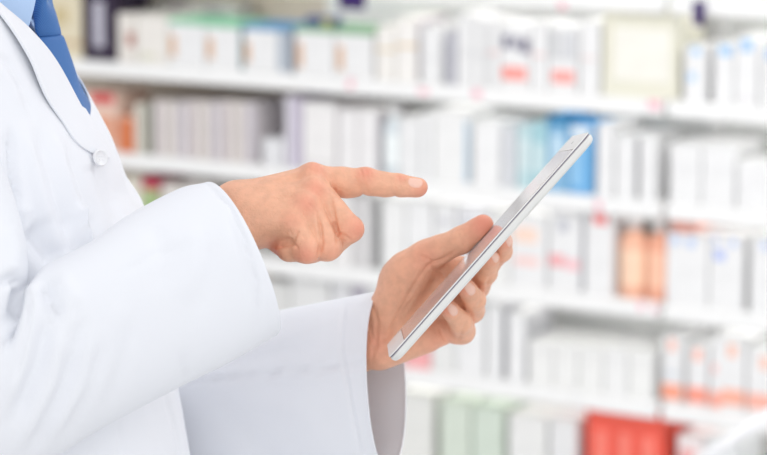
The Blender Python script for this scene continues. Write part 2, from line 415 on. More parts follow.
carton(C_, 708, 742, 236, WHITE, 'white carton with blue label left of the grey gap, third shelf', [('spot', .15, .45, .66, .8, (160, 180, 240)), ('spot', .1, .25, .88, .97, (186, 204, 244)), ('spot', .6, .8, .86, .96, (186, 204, 244))], group=gC)
carton(C_, 749, 785, 238, WHITE, 'white carton at the right photo edge, third shelf', [('spot', .3, .5, .84, .95, (186, 204, 244))], group=gC)

# --- shelf D
carton(D_, 262, 290, 282, (222, 222, 220), 'grey-white carton just right of the near cuff', group=gD)
carton(D_, 291, 330, 276, (230, 230, 229), 'wide pale carton above the far sleeve', group=gD)
carton(D_, 332, 352, 272, (226, 226, 228), 'pale carton left of the lilac-grey pack above the far cuff', group=gD)
carton(D_, 354, 364, 264, (196, 190, 202), 'slim lilac-grey pack beside the left wrist', group=gD)
carton(D_, 366, 402, 282, (232, 232, 232), 'white carton behind the left wrist', group=gD)
carton(D_, 404, 430, 352, (246, 176, 178), 'small pink pack under the left hand heel', name='small_pack', group=gD)
carton(D_, 431, 455, 330, (232, 232, 230), 'short white carton hidden behind the curled fingers', group=gD)
carton(D_, 456, 484, 300, (238, 238, 238), 'white carton right of the curled fingers', group=gD)
carton(D_, 487, 501, 304, (240, 240, 240), 'left of two slim tall white packs, fourth shelf', [('side', (196, 196, 200))], group=gD)
carton(D_, 507, 524, 314, (240, 240, 240), 'right of two slim tall white packs, fourth shelf', [('side', (206, 206, 210))], group=gD)
for i in range(5):
    a = 528 + i * 25
    carton(D_, a, a + 24.2, 342 + i * 2.4, (238, 238, 236), '%s from the left in the row of five low white cartons' % ords[i], [('spot', .06, .94, .82, .85, (222, 222, 222))], group='low white cartons on the fourth shelf')
ob = 'orange-banded white boxes'
carton(D_, 661, 682, 336, WHITE, 'leftmost orange-banded white box at the lower right', [('spot', .3, .65, .78, .95, (250, 178, 156)), ('spot', .0, 1, .05, .28, (250, 146, 112)), ('spot', .1, .8, .4, .48, (216, 222, 230))], group=ob)
carton(D_, 686, 707, 346, WHITE, 'second orange-banded white box, shorter than the first', [('spot', .3, .7, .76, .95, (250, 172, 150)), ('spot', .0, 1, .05, .32, (250, 140, 116))], group=ob)
carton(D_, 709, 744, 338, WHITE, 'widest orange-banded white box at the lower right', [('spot', .5, .75, .74, .92, (250, 190, 166)), ('spot', 0, .35, .02, .24, (250, 158, 136)), ('spot', .35, 1, .08, .3, (250, 164, 136)), ('spot', .05, .2, .5, .62, (246, 190, 184))], group=ob)
carton(D_, 746, 782, 350, WHITE, 'orange-banded white box at the right photo edge', [('spot', .35, .62, .7, .9, (250, 194, 170)), ('spot', 0, 1, .08, .32, (250, 168, 146))], group=ob)

# --- shelf E, cut by the lower photo edge
carton(E_, 392, 432, 394, (232, 232, 228), 'white carton right of the far cuff on the lowest shelf', group=gE)
carton(E_, 440, 470, 402, (214, 224, 210), 'left pale green carton on the lowest shelf', group=gE)
carton(E_, 472, 502, 408, (210, 222, 208), 'right pale green carton on the lowest shelf', group=gE)
carton(E_, 508, 546, 416, (234, 234, 232), 'white carton two left of the red crate, lowest shelf', group=gE)
carton(E_, 549, 576, 420, (230, 230, 230), 'white carton next to the red crate on its left', group=gE)
carton(E_, 676, 702, 436, (240, 226, 224), 'pale pink carton next to the red crate on its right', [('spot', .1, .7, .5, .8, (236, 150, 146))], group=gE)
carton(E_, 704, 735, 440, (226, 228, 230), 'pale carton behind the slanted white rail', group=gE)

# red plastic crate with finger slots
def crate():
    k, dd = E_, 0.012
    zt = SHELF_Z[k] + LIP + 0.0003
    s0, s1 = base_s(586, k, dd), base_s(664, k, dd)
    w = s1 - s0; h = shelf_hit(628, 417, dd)[1] - zt; d = 0.16
    t = empty('plastic_crate', SW((s0 + s1) / 2, dd, zt), 'red plastic crate with pale upright ribs on the lowest shelf', 'crate', gE, RZ)
    red = new_mat('crate_red_plastic', srgb(242, 98, 80), 0.35, 0.45, 0.02, 60, 0.04)
    pale = new_mat('crate_pale_rib', srgb(250, 132, 116), 0.4, 0.4, 0.02, 60, 0.03)
    bm = bmesh.new(); th = .004
    for c, sz in (((0, th / 2, h / 2), (w, th, h)), ((0, d - th / 2, h / 2), (w, th, h)), ((-w / 2 + th / 2, d / 2, h / 2), (th, d, h)), ((w / 2 - th / 2, d / 2, h / 2), (th, d, h)), ((0, d / 2, th / 2), (w, d, th))):
        add_box(bm, c, sz, .0015)
    o = bpy.data.objects.new('crate_body', bm_mesh('crate_body', bm)); o.data.materials.append(red); col.objects.link(o); o.parent = t
    bm = bmesh.new(); add_box(bm, (0, d / 2, h + .004), (w + .008, d + .008, .012), .005)
    o = bpy.data.objects.new('lid', bm_mesh('lid', bm)); o.data.materials.append(red); col.objects.link(o); o.parent = t
    for i in range(3):
        bm = bmesh.new(); add_box(bm, ((i - 1) * w * .3, -.002, h * .42), (w * .17, .006, h * .74), .003)
        o = bpy.data.objects.new('rib', bm_mesh('rib', bm)); o.data.materials.append(pale); col.objects.link(o); o.parent = t
crate()

# purple tags hanging under the topmost board
def hang_tag(x0, x1, y1, label, k=0):
    dd = -0.018
    s0, _ = shelf_hit(x0, y1, dd); s1, z0 = shelf_hit(x1, y1, dd)
    z1 = SHELF_Z[k] + 0.028
    t = empty('hanging_shelf_tag', SW((s0 + s1) / 2, dd, z0), label, 'shelf tag', 'purple hanging tags', RZ)
    bm = bmesh.new(); add_box(bm, (0, 0, (z1 - z0) / 2), (s1 - s0, .003, z1 - z0), .001)
    o = bpy.data.objects.new('tag_card', bm_mesh('tag_card', bm)); o.data.materials.append(cmat((58, 36, 100))); col.objects.link(o); o.parent = t
    bm = bmesh.new(); add_box(bm, (0, .0035, z1 - z0 - .006), (s1 - s0, .005, .012), .001)
    o = bpy.data.objects.new('clip', bm_mesh('clip', bm)); o.data.materials.append(cmat((120, 120, 150))); col.objects.link(o); o.parent = t
hang_tag(339, 365, 10, 'dark purple shelf tag hanging at the top, left of centre')
hang_tag(693, 704, 26, 'narrow dark purple shelf tag hanging at the upper right')

# ------------------------------------------------------------------ tablet
def tablet_frame():
    N0 = P(389.0, 357.5, 1.965); N1 = P(589.0, 132.0, 1.995)
    F0 = P(384.8, 347.0, 2.127)
    u = N1 - N0; Ln = np.linalg.norm(u); u /= Ln
    w = F0 - N0; w -= u * (w @ u); w /= np.linalg.norm(w)
    n = np.cross(w, u); n /= np.linalg.norm(n)
    if n[0] > 0: n = -n            # the screen looks up and to the left
    return N0, u, w, n, Ln
T0, TU, TW, TN, TL = tablet_frame()
TWD, TTH = 0.166, 0.0080
def tloc(V):
    V = np.asarray(V) - T0
    return np.stack([V @ TU, V @ TW, V @ TN], -1)

# ------------------------------------------------------------------ signed distance modelling for the person
class Field:
    def __init__(s, lo, hi, h):
        s.h = h; s.lo = np.array(lo, float)
        s.n = np.ceil((np.array(hi) - s.lo) / h).astype(int) + 1
        s.ax = [(s.lo[i] + h * np.arange(s.n[i])).astype(np.float32) for i in range(3)]
        s.d = np.full(s.n, 1.0, np.float32)
    def new(s):
        g = Field.__new__(Field); g.h, g.lo, g.n, g.ax = s.h, s.lo, s.n, s.ax
        g.d = np.full(s.n, 1.0, np.float32); return g
    def box(s, lo, hi):
        a = np.clip(np.floor((np.array(lo) - s.lo) / s.h).astype(int), 0, s.n)
        b = np.clip(np.ceil((np.array(hi) - s.lo) / s.h).astype(int) + 1, 0, s.n)
        sl = tuple(slice(x, y) for x, y in zip(a, b))
        g = [s.ax[i][sl[i]] for i in range(3)]
        return sl, g[0][:, None, None], g[1][None, :, None], g[2][None, None, :]
    def put(s, sl, d, k):
        c = s.d[sl]
        if c.size == 0: return
        if k <= 0: s.d[sl] = np.minimum(c, d); return
        hh = np.maximum(k - np.abs(c - d), 0) / k
        s.d[sl] = np.minimum(c, d) - hh * hh * k * 0.25
    def cone(s, a, b, ra, rb, k=0.0):
        a = np.array(a, float); b = np.array(b, float)
        m = max(ra, rb) + 0.012 + k
        sl, X, Y, Z = s.box(np.minimum(a, b) - m, np.maximum(a, b) + m)
        ba = b - a; L2 = max(ba @ ba, 1e-12)
        t = ((X - a[0]) * ba[0] + (Y - a[1]) * ba[1] + (Z - a[2]) * ba[2]) / L2
        # shift t so that the flank stays tangent to both spheres
        L = math.sqrt(L2); sl_ = (ra - rb) / L
        if abs(sl_) < 0.95:
            q = np.sqrt(np.maximum((X - a[0] - t * ba[0]) ** 2 + (Y - a[1] - t * ba[1]) ** 2 + (Z - a[2] - t * ba[2]) ** 2, 0))
            t = t - q * sl_ / math.sqrt(1 - sl_ * sl_) / L
        t = np.clip(t, 0, 1)
        d = np.sqrt((X - a[0] - t * ba[0]) ** 2 + (Y - a[1] - t * ba[1]) ** 2 + (Z - a[2] - t * ba[2]) ** 2) - (ra + (rb - ra) * t)
        s.put(sl, d.astype(np.float32), k)
    def ell(s, c, r, k=0.0, R=None):
        c = np.array(c, float); r = np.array(r, float); m = r.max() + 0.012 + k
        sl, X, Y, Z = s.box(c - m, c + m)
        x, y, z = X - c[0], Y - c[1], Z - c[2]
        if R is not None:
            x, y, z = [R[i, 0] * x + R[i, 1] * y + R[i, 2] * z for i in range(3)]
        k0 = np.sqrt((x / r[0]) ** 2 + (y / r[1]) ** 2 + (z / r[2]) ** 2)
        k1 = np.sqrt((x / r[0] ** 2) ** 2 + (y / r[1] ** 2) ** 2 + (z / r[2] ** 2) ** 2)
        d = k0 * (k0 - 1) / np.maximum(k1, 1e-6)
        s.put(sl, d.astype(np.float32), k)
    def dent(s, pts, w, amp):
        """push the surface in (amp>0) or out (amp<0) along a polyline"""
        for a, b in zip(pts[:-1], pts[1:]):
            a = np.array(a); b = np.array(b)
            m = w * 2.6
            sl, X, Y, Z = s.box(np.minimum(a, b) - m, np.maximum(a, b) + m)
            ba = b - a; L2 = max(ba @ ba, 1e-12)
            t = np.clip(((X - a[0]) * ba[0] + (Y - a[1]) * ba[1] + (Z - a[2]) * ba[2]) / L2, 0, 1)
            q = (X - a[0] - t * ba[0]) ** 2 + (Y - a[1] - t * ba[1]) ** 2 + (Z - a[2] - t * ba[2]) ** 2
            s.d[sl] += (amp * np.exp(-q / (w * w))).astype(np.float32)
    def union(s, o, k):
        s.put((slice(None),) * 3, o.d, k)
    def mesh(s):
        d = s.d; n = np.array(d.shape); neg = d < 0
        cs = np.zeros(n - 1, np.int8)
        for i in (0, 1):
            for j in (0, 1):
                for k in (0, 1):
                    cs += neg[i:n[0] - 1 + i, j:n[1] - 1 + j, k:n[2] - 1 + k]
        act = (cs > 0) & (cs < 8)
        idx = np.full(act.shape, -1, np.int64)
        I = np.argwhere(act); idx[act] = np.arange(len(I))
        acc = np.zeros((len(I), 3)); cnt = np.zeros(len(I))
        corners = [(i, j, k) for i in (0, 1) for j in (0, 1) for k in (0, 1)]
        val = {c: d[I[:, 0] + c[0], I[:, 1] + c[1], I[:, 2] + c[2]].astype(float) for c in corners}
        for c in corners:
            for ax in range(3):
                if c[ax] == 0:
                    c2 = list(c); c2[ax] = 1; c2 = tuple(c2)
                    m = (val[c] < 0) != (val[c2] < 0)
                    t = val[c] / np.where(m, val[c] - val[c2], 1.0)
                    p = np.tile(np.array(c, float), (len(I), 1)); p[:, ax] = t
                    acc[m] += p[m]; cnt[m] += 1
        V = s.lo + (I + acc / np.maximum(cnt, 1)[:, None]) * s.h
        F = []
        for ax in range(3):
            u, v = (ax + 1) % 3, (ax + 2) % 3
            a = np.take(neg, range(0, n[ax] - 1), ax); b = np.take(neg, range(1, n[ax]), ax)
            E = np.argwhere(a != b)
            E = E[(E[:, u] > 0) & (E[:, v] > 0) & (E[:, u] < n[u] - 1) & (E[:, v] < n[v] - 1)]
            ins = neg[E[:, 0], E[:, 1], E[:, 2]]
            def cell(du, dv):
                q = E.copy(); q[:, u] -= du; q[:, v] -= dv
                return idx[q[:, 0], q[:, 1], q[:, 2]]
            q = np.stack([cell(1, 1), cell(0, 1), cell(0, 0), cell(1, 0)], 1)
            q[~ins] = q[~ins][:, ::-1]
            F.append(q)
        F = np.concatenate(F)
        F = F[(F >= 0).all(1)]
        return V, F

def keep_largest(V, F):
    par = np.arange(len(V))
    lab = np.arange(len(V))
    for _ in range(400):
        m = lab[F].min(1)
        new = lab.copy()
        for i in range(4): np.minimum.at(new, F[:, i], m)
        new = new[new]
        if (new == lab).all(): break
        lab = new
    u, c = np.unique(lab, return_counts=True)
    keep = lab == u[c.argmax()]
    mp = np.cumsum(keep) - 1
    F = F[keep[F[:, 0]]]
    return V[keep], mp[F]

def relax(V, F, it, f=0.5):
    n = len(V)
    E = np.concatenate([F[:, [0, 1]], F[:, [1, 2]], F[:, [2, 3]], F[:, [3, 0]]])
    for _ in range(it):
        for ff in (f, -f * 1.03):
            acc = np.zeros_like(V); c = np.zeros(n)
            for i in range(3):
                acc[:, i] = np.bincount(E[:, 0], V[E[:, 1], i], n) + np.bincount(E[:, 1], V[E[:, 0], i], n)
            c = np.bincount(E[:, 0], minlength=n) + np.bincount(E[:, 1], minlength=n)
            V = V + ff * (acc / np.maximum(c, 1)[:, None] - V)
    return V

mm = 0.001
HY = 2.010      # depth of the right (near) hand
LY = 2.165      # depth of the left (far) hand
def RH(px, py, d=0.0): return P(px, py, HY + d * mm)
def LH(px, py, d=0.0): return P(px, py, LY + d * mm)

def finger(fld, pts, rad, k=0.004):
    for (a, b, ra, rb) in zip(pts[:-1], pts[1:], rad[:-1], rad[1:]):
        fld.cone(a, b, ra * mm, rb * mm, k)

NAILS = []     # (centre, along, normal, half length, half width)
def nail(c, along, normal, hl=6.2, hw=5.2):
    al = np.array(along, float); al /= np.linalg.norm(al)
    n = np.array(normal, float); n -= al * (n @ al); n /= np.linalg.norm(n)
    NAILS.append((np.array(c), al, n, hl * mm, hw * mm))
REDS = []      # (centre, radius, strength): redder skin on knuckles and fingertips
def red(c, r, s): REDS.append((np.array(c), r * mm, s))

def right_hand():
    lo = np.minimum(RH(150, 280, -75), RH(440, 150, -75)); hi = np.maximum(RH(150, 280, 70), RH(440, 150, 70))
    lo = np.array([RH(178, 0, 0)[0], HY - .075, RH(0, 285, 0)[2]]); hi = np.array([RH(436, 0, 0)[0], HY + .075, RH(0, 150, 0)[2]])
    f = Field(lo, hi, 0.00095)
    # forearm and wrist
    f.cone(RH(150, 262, -42), RH(234, 207, 10), .025, .0195, .008)
    f.cone(RH(150, 276, -54), RH(248, 223, -10), .025, .0195, .012)
    # metacarpals
    f.cone(RH(240, 204.5, 10), RH(313, 179, 22), .0175, .0118, .010)
    f.cone(RH(242, 209, 4), RH(313, 192, 6), .0185, .0128, .010)
    f.cone(RH(244, 215, -4), RH(304, 207.5, -8), .0185, .0128, .010)
    f.cone(RH(247, 221, -10), RH(291, 223, -19), .0175, .0128, .010)
    # heel and palm side
    f.cone(RH(250, 229, -4), RH(283, 229, -6), .0165, .0125, .008)
    f.cone(RH(256, 214, 18), RH(300, 205, 12), .016, .013, .010)
    # tendons on the back of the hand
    for a, b in (((250, 190, -2), (305, 172, 14)), ((250, 200, -10), (306, 186, -5)), ((252, 210, -18), (297, 204, -20))):
        f.dent([RH(*a), RH(*b)], .0035, -.0007)
    for a, b in (((258, 188, 2), (304, 178, 4)), ((258, 206, -17), (300, 196, -13)), ((262, 218, -24), (288, 213, -25))):
        f.dent([RH(*a), RH(*b)], .0045, .0011)
    # knuckles
    for c, r, k in (((312, 173, 13), .0088, .008), ((313, 189, -2), .0082, .008), ((304, 204, -15), .008, .008)):
        f.ell(RH(*c), (r, r, r), k)
    def sub(pts, rad, k=.004):
        g = f.new(); finger(g, [RH(*p) for p in pts], rad, k); return g
    ix = sub([(311, 179, 22), (342, 181.5, 24), (365, 181, 24), (398, 184.6, 22), (419, 186.8, 20)], [12.0, 11.4, 10.4, 8.5, 7.1])
    ix.ell(RH(366, 178, 20), (.0085, .0085, .0082), .004)
    ix.cone(RH(345, 186, 24), RH(352, 186, 24), .0098, .0094, .005)
    ix.cone(RH(374, 184, 24), RH(385, 186, 23), .0092, .0090, .005)
    ix.cone(RH(402, 187, 22), RH(416, 188.6, 21), .0074, .0066, .005)
    for x in (361, 365, 369):
        ix.dent([RH(x - 1, 171.5, 10), RH(x, 169.5, 22)], .0012, .0007)
    for x in (397, 401, 405):
        ix.dent([RH(x, 178, 12), RH(x, 176, 22)], .0010, .0005)
    ix.dent([RH(362, 194, 18), RH(364, 195, 26)], .0014, .0012)
    ix.dent([RH(394, 195, 16), RH(396, 196, 24)], .0012, .0009)
    md = sub([(316, 192, 6), (349, 229, -10), (330, 247.5, 2), (312, 240, 16)], [13.0, 10.8, 9.4, 7.8])
    md.ell(RH(353, 229, -13), (.0085, .0085, .0085), .004)
    rg = sub([(306, 207.5, -9), (327.5, 247, -22), (311, 251, -8), (298, 242, 8)], [12.8, 10.8, 9.2, 7.6])
    pk = sub([(293, 224, -20), (307, 250, -29), (289, 250, -22), (278, 245, -8)], [12.4, 10.4, 8.8, 7.4])
    th = sub([(246, 214, 20), (284, 220, 36), (310, 224, 35), (328, 226, 30)], [14, 11, 10, 8.6], .006)
    fg = ix
    fg.union(md, .003); fg.union(rg, .0016); fg.union(pk, .0016); fg.union(th, .002)
    f.union(fg, .0045)
    # folds where the little finger tucks in
    f.dent([RH(298, 233, -32), RH(290, 241, -32), RH(281, 244, -28)], .0022, .0008)
    f.dent([RH(301, 238, -38), RH(295, 246, -38)], .0014, .0010)
    f.dent([RH(288, 231, -32), RH(283, 237, -32)], .0014, .0009)
    
    # creases between the bent fingers
    f.dent([RH(330, 203, -4), RH(337, 234, -20), RH(336, 247, -22)], .0014, .0013)
    f.dent([RH(318, 217, -20), RH(321, 240, -34), RH(318, 258, -34)], .0014, .0013)
    f.dent([RH(338, 232, -16), RH(350, 240, -14)], .0012, .0009)
    nail(RH(415.5, 182.2, 15), RH(421, 184, 18) - RH(405, 181, 18), (-.12, -.62, .78), 6.2, 4.8)
    red(RH(366, 174, 16), 7, .8); red(RH(402, 177, 16), 5, .5); red(RH(424, 190, 16), 10, .55)
    red(RH(316, 170, 10), 9, .55); red(RH(315, 190, -8), 9, .6); red(RH(306, 205, -20), 9, .65); red(RH(293, 221, -28), 8, .4)
    red(RH(357, 229, -18), 10, .65); red(RH(330, 252, -28), 9, .4); red(RH(306, 256, -38), 10, .6); red(RH(280, 250, -18), 9, .9)
    return f

def left_hand():
    lo = np.array([LH(312, 0)[0], LY - .085, LH(0, 395)[2]]); hi = np.array([LH(522, 0)[0], LY + .095, LH(0, 205)[2]])
    f = Field(lo, hi, 0.00095)
    f.cone(LH(290, 364, 66), LH(364, 327, 8), .024, .0195, .008)
    f.cone(LH(290, 380, 66), LH(364, 348, 6), .024, .0200, .008)
    # palm
    f.cone(LH(376, 324, 5), LH(455, 273, 2), .017, .0125, .008)
    f.cone(LH(378, 332, 5), LH(456, 291, 4), .017, .0125, .008)
    f.cone(LH(380, 338, 4), LH(450, 311, 2), .017, .0122, .008)
    f.cone(LH(382, 345, -1), LH(436, 331, -3), .0170, .0120, .008)
    # heel below the little finger
    f.cone(LH(380, 349, -8), LH(426, 337, -9), .0185, .0140, .008)
    # ball of the thumb
    f.cone(LH(388, 314, -5), LH(408, 272, -14), .0195, .0180, .010)
    f.cone(LH(402, 280, -8), LH(428, 255, -16), .0195, .0130, .008)
    # web between thumb and forefinger
    f.cone(LH(432, 264, -6), LH(452, 268, 0), .0115, .0105, .008)
    def sub(pts, rad, k=.004):
        g = f.new(); finger(g, [LH(*p) for p in pts], rad, k); return g
    th = sub([(424, 257, -16), (440, 249.5, -22), (462, 240, -29), (483, 225, -34)], [13.4, 12.2, 11.6, 9.2])
    th.ell(LH(478, 231, -33), (.0098, .0095, .0095), .004)
    ix = sub([(456, 273, 2), (488, 263, 0), (501.5, 251, -22), (504, 241.5, -37)], [12.2, 10.6, 9.0, 7.7])
    md = sub([(457, 291, 4), (477, 286, 3), (486, 272.5, -24), (490.5, 259, -40)], [12.2, 11.0, 9.6, 8.1])
    rg = sub([(450, 311, 2), (471.5, 310, 0), (474, 300, -27), (467, 288.5, -43)], [12.4, 11.2, 9.8, 8.2])
    pk = sub([(437, 331, -3), (462, 331, -5), (460.5, 322, -29), (450, 310, -44)], [12.4, 11.2, 9.7, 8.0])
    g = ix; g.union(md, .002); g.union(rg, .002); g.union(pk, .002)
    f.union(g, .005); f.union(th, .006)
    # palm lines and thumb folds
    f.dent([LH(447, 257, -28), LH(432, 264, -22), LH(424, 270, -24), (LH(414, 282, -24))], .0018, .0024)
    f.dent([LH(431, 262, -24), LH(424, 258, -30)], .0012, .0010)
    f.dent([LH(424, 268, -20), LH(402, 318, -24), LH(384, 340, -22)], .0024, .0013)
    f.dent([LH(372, 300, -20), LH(378, 325, -24), LH(376, 352, -24)], .0018, .0009)
    f.dent([LH(440, 256, -32), LH(456, 252, -38)], .0014, .0006)
    for a, b in (((470, 327, -32), (461, 334, -34)), ((485, 305, -30), (478, 310, -34)), ((494, 280, -28), (487, 283, -32))):
        f.dent([LH(*a), LH(*b)], .0012, .0007)
    # nothing enters the tablet: the fingertips and thumb flatten where they press on it
    sl, X, Y, Z = f.box(lo, hi)
    x, y, z = X - T0[0], Y - T0[1], Z - T0[2]
    pu = x * TU[0] + y * TU[1] + z * TU[2]; pw = x * TW[0] + y * TW[1] + z * TW[2]; pn = x * TN[0] + y * TN[1] + z * TN[2]
    q = np.maximum(np.maximum(np.maximum(-pu, pu - TL), np.maximum(-pw, pw - TWD)), np.maximum(pn - .0004, -TTH - .0002 - pn))
    f.d[sl] = np.maximum(f.d[sl], -q.astype(np.float32))
    dn = np.array([.55, -.75, -.35])
    nail(LH(498.0, 257.5, -48), LH(490.5, 256, -42) - LH(487, 274, -24), dn, 5.6, 4.6)
    nail(LH(473, 291.5, -51), LH(466, 288, -43) - LH(474, 300, -27), dn, 5.4, 4.6)
    nail(LH(455, 312, -52), LH(449, 309, -42) - LH(459, 323, -28), dn, 5.0, 4.2)
    nail(LH(511.0, 241.5, -43), LH(505, 240, -38) - LH(504, 250, -22), dn, 5.0, 4.4)
    red(LH(484, 224, -40), 14, .8); red(LH(505, 239, -42), 9, .7); red(LH(488, 255, -46), 8, .7); red(LH(464, 287, -48), 8, .7); red(LH(446, 308, -50), 8, .7)
    red(LH(440, 345, -22), 18, .35); red(LH(424, 258, -30), 14, .3); red(LH(376, 345, -22), 16, .35)
    return f

def rest_of_body():
    f = Field((-.78, 1.83, -.0), (.09, 2.56, 1.98), 0.0058)
    cx = -.38
    Ym = 2.14
    # pelvis, waist, chest
    f.ell((cx + .045, Ym, .95), (.10, .155, .13), .04)
    f.ell((cx + .025, Ym, 1.10), (.088, .14, .16), .04)
    f.ell((cx + .005, Ym, 1.30), (.092, .150, .18), .04)
    f.cone((cx - .02, Ym - .10, 1.45), (cx - .02, Ym + .10, 1.45), .042, .042, .03)
    f.cone((cx - .035, Ym, 1.45), (cx + .005, Ym, 1.62), .062, .056, .04)
    # head looking down at the tablet
    f.ell((cx + .015, Ym, 1.77), (.098, .077, .105), .02)
    f.ell((cx + .055, Ym, 1.69), (.065, .056, .075), .03)
    f.cone((cx + .112, Ym, 1.745), (cx + .132, Ym, 1.705), .009, .013, .012)   # nose
    f.ell((cx + .108, Ym, 1.668), (.013, .024, .006), .008)                     # lips
    f.ell((cx + .106, Ym, 1.657), (.013, .021, .006), .006)
    f.ell((cx + .100, Ym, 1.626), (.018, .022, .018), .02)                      # chin
    for s in (-1, 1):
        f.ell((cx + .086, Ym + s * .031, 1.742), (.013, .013, .013), .004)      # eyes
        f.cone((cx + .100, Ym + s * .014, 1.760), (cx + .090, Ym + s * .046, 1.762), .008, .007, .010)
        f.ell((cx + .0, Ym + s * .080, 1.715), (.018, .008, .032), .008)        # ears
        # legs
        f.cone((cx + .04, Ym + s * .085, .90), (cx + .045, Ym + s * .095, .48), .085, .058, .04)
        f.cone((cx + .045, Ym + s * .095, .48), (cx + .02, Ym + s * .10, .09), .056, .038, .02)
        f.cone((cx + .01, Ym + s * .10, .045), (cx + .18, Ym + s * .115, .036), .036, .030, .02)
    # arms
    E1 = P(-34, 432, 1.905); S1 = np.array([cx - .01, Ym - .158, 1.42])
    f.cone(S1, E1, .043, .040, .03)
    f.cone(E1, RH(150, 269, -48), .043, .036, .02)
    f.cone(RH(150, 262, -42), RH(215, 219, -6), .0255, .023, .012)
    f.cone(RH(150, 276, -54), RH(215, 240, -28), .0255, .022, .012)
    E2 = P(95, 452, 2.37); S2 = np.array([cx - .01, Ym + .158, 1.42])
    f.cone(S2, E2, .043, .040, .03)
    f.cone(E2, LH(290, 372, 66), .043, .034, .02)
    f.cone(LH(285, 366, 68), LH(350, 328, 14), .026, .023, .012)
    f.cone(LH(285, 382, 68), LH(350, 353, 14), .026, .022, .012)
    return f

def to_bm(V, F):
    bm = bmesh.new()
    vs = [bm.verts.new(v) for v in V]
    for f in F:
        try: bm.faces.new([vs[i] for i in f])
        except ValueError: pass
    return bm

def cut(bm, co, no):
    """drop everything on the side the normal points to; returns nothing, leaves an open rim"""
    g = list(bm.verts) + list(bm.edges) + list(bm.faces)
    bmesh.ops.bisect_plane(bm, geom=g, dist=1e-6, plane_co=co, plane_no=no, clear_outer=True)

def make_body(parent):
    parts = []
    Vb, Fb = rest_of_body().mesh(); Vb, Fb = keep_largest(Vb, Fb); Vb = relax(Vb, Fb, 6)
    bmb = to_bm(Vb, Fb)
    rims = []
    for fld, co, far in ((right_hand(), RH(196, 240, -22), RH(150, 269, -48)), (left_hand(), LH(330, 352, 33), LH(290, 372, 66))):
        V, F = fld.mesh(); V, F = keep_largest(V, F); V = relax(V, F, 3)
        no = co - far; no = no / np.linalg.norm(no)
        # cut the arm's end off the body only near that wrist
        g_v = [v for v in bmb.verts if (np.array(v.co) - co) @ no > 0 and np.linalg.norm(np.array(v.co) - co) < .10]
        sv = set(g_v)
        near = [v for v in bmb.verts if np.linalg.norm(np.array(v.co) - co) < .10]
        sn = set(near)
        geom = near + [e for e in bmb.edges if e.verts[0] in sn and e.verts[1] in sn] + [q for q in bmb.faces if all(v in sn for v in q.verts)]
        bmesh.ops.bisect_plane(bmb, geom=geom, dist=1e-6, plane_co=co, plane_no=no, clear_outer=True)
        h = to_bm(V, F)
        cut(h, co, -no)
        parts.append((h, co))
    bm = bmb
    for h, co in parts:
        tmp = bpy.data.meshes.new('tmp'); h.to_mesh(tmp); h.free(); bm.from_mesh(tmp); bpy.data.meshes.remove(tmp)
    for h, co in parts:
        es = [e for e in bm.edges if e.is_boundary and (np.linalg.norm(np.array(e.verts[0].co) - co) < .10)]
        try: bmesh.ops.bridge_loops(bm, edges=es)
        except Exception as ex: print('BRIDGE', ex)
    bmesh.ops.triangulate(bm, faces=[f for f in bm.faces if len(f.verts) > 4])
    bmesh.ops.recalc_face_normals(bm, faces=bm.faces)
    me = bm_mesh('body', bm, True)
    n = len(me.vertices)
    co = np.empty(n * 3); me.vertices.foreach_get('co', co); co = co.reshape(-1, 3)
    no = np.empty(n * 3); me.vertices.foreach_get('normal', no); no = no.reshape(-1, 3)
    redv = np.zeros(n); nl = np.zeros(n)
    for c, r, s in REDS:
        redv = np.maximum(redv, s * np.exp(-((co - c) ** 2).sum(1) / (r * r)))
    for c, al, nn, hl, hw in NAILS:
        q = co - c; w = np.cross(nn, al)
        a = q @ al; b = q @ w; z = q @ nn
        e = (np.abs(a) / hl) ** 2.6 + (np.abs(b) / hw) ** 2.6
        m = np.clip((1.0 - e) / .35, 0, 1) * (np.abs(z) < .007) * ((no @ nn) > .1)
        rim = np.exp(-((e - 1.0) / .28) ** 2) * (np.abs(z) < .007) * ((no @ nn) > .1)
        nl = np.maximum(nl, m)
        co = co - no * (rim * .00045)[:, None]
    sel = (no[:, 1] < .25) & (co[:, 0] > P(205, 200, 2)[0])
    front = sel & (co[:, 1] < HY + .035)
    for msk, fl in ((front, [(p, w, a * 1.3) for p, w, a in RH_FOLDS]), (sel & (co[:, 1] > HY + .035), [(p, w, a * 1.6) for p, w, a in LH_FOLDS])):
        co[msk] += no[msk] * (seg_fold(proj(co[msk]), fl) * .001)[:, None]
    me.vertices.foreach_set('co', co.ravel())
    for nm, arr in (('redness', redv), ('nail', nl)):
        at = me.attributes.new(nm, 'FLOAT', 'POINT'); at.data.foreach_set('value', arr.astype(np.float32))
    me.update()
    return link('body', me, m_skin, parent)

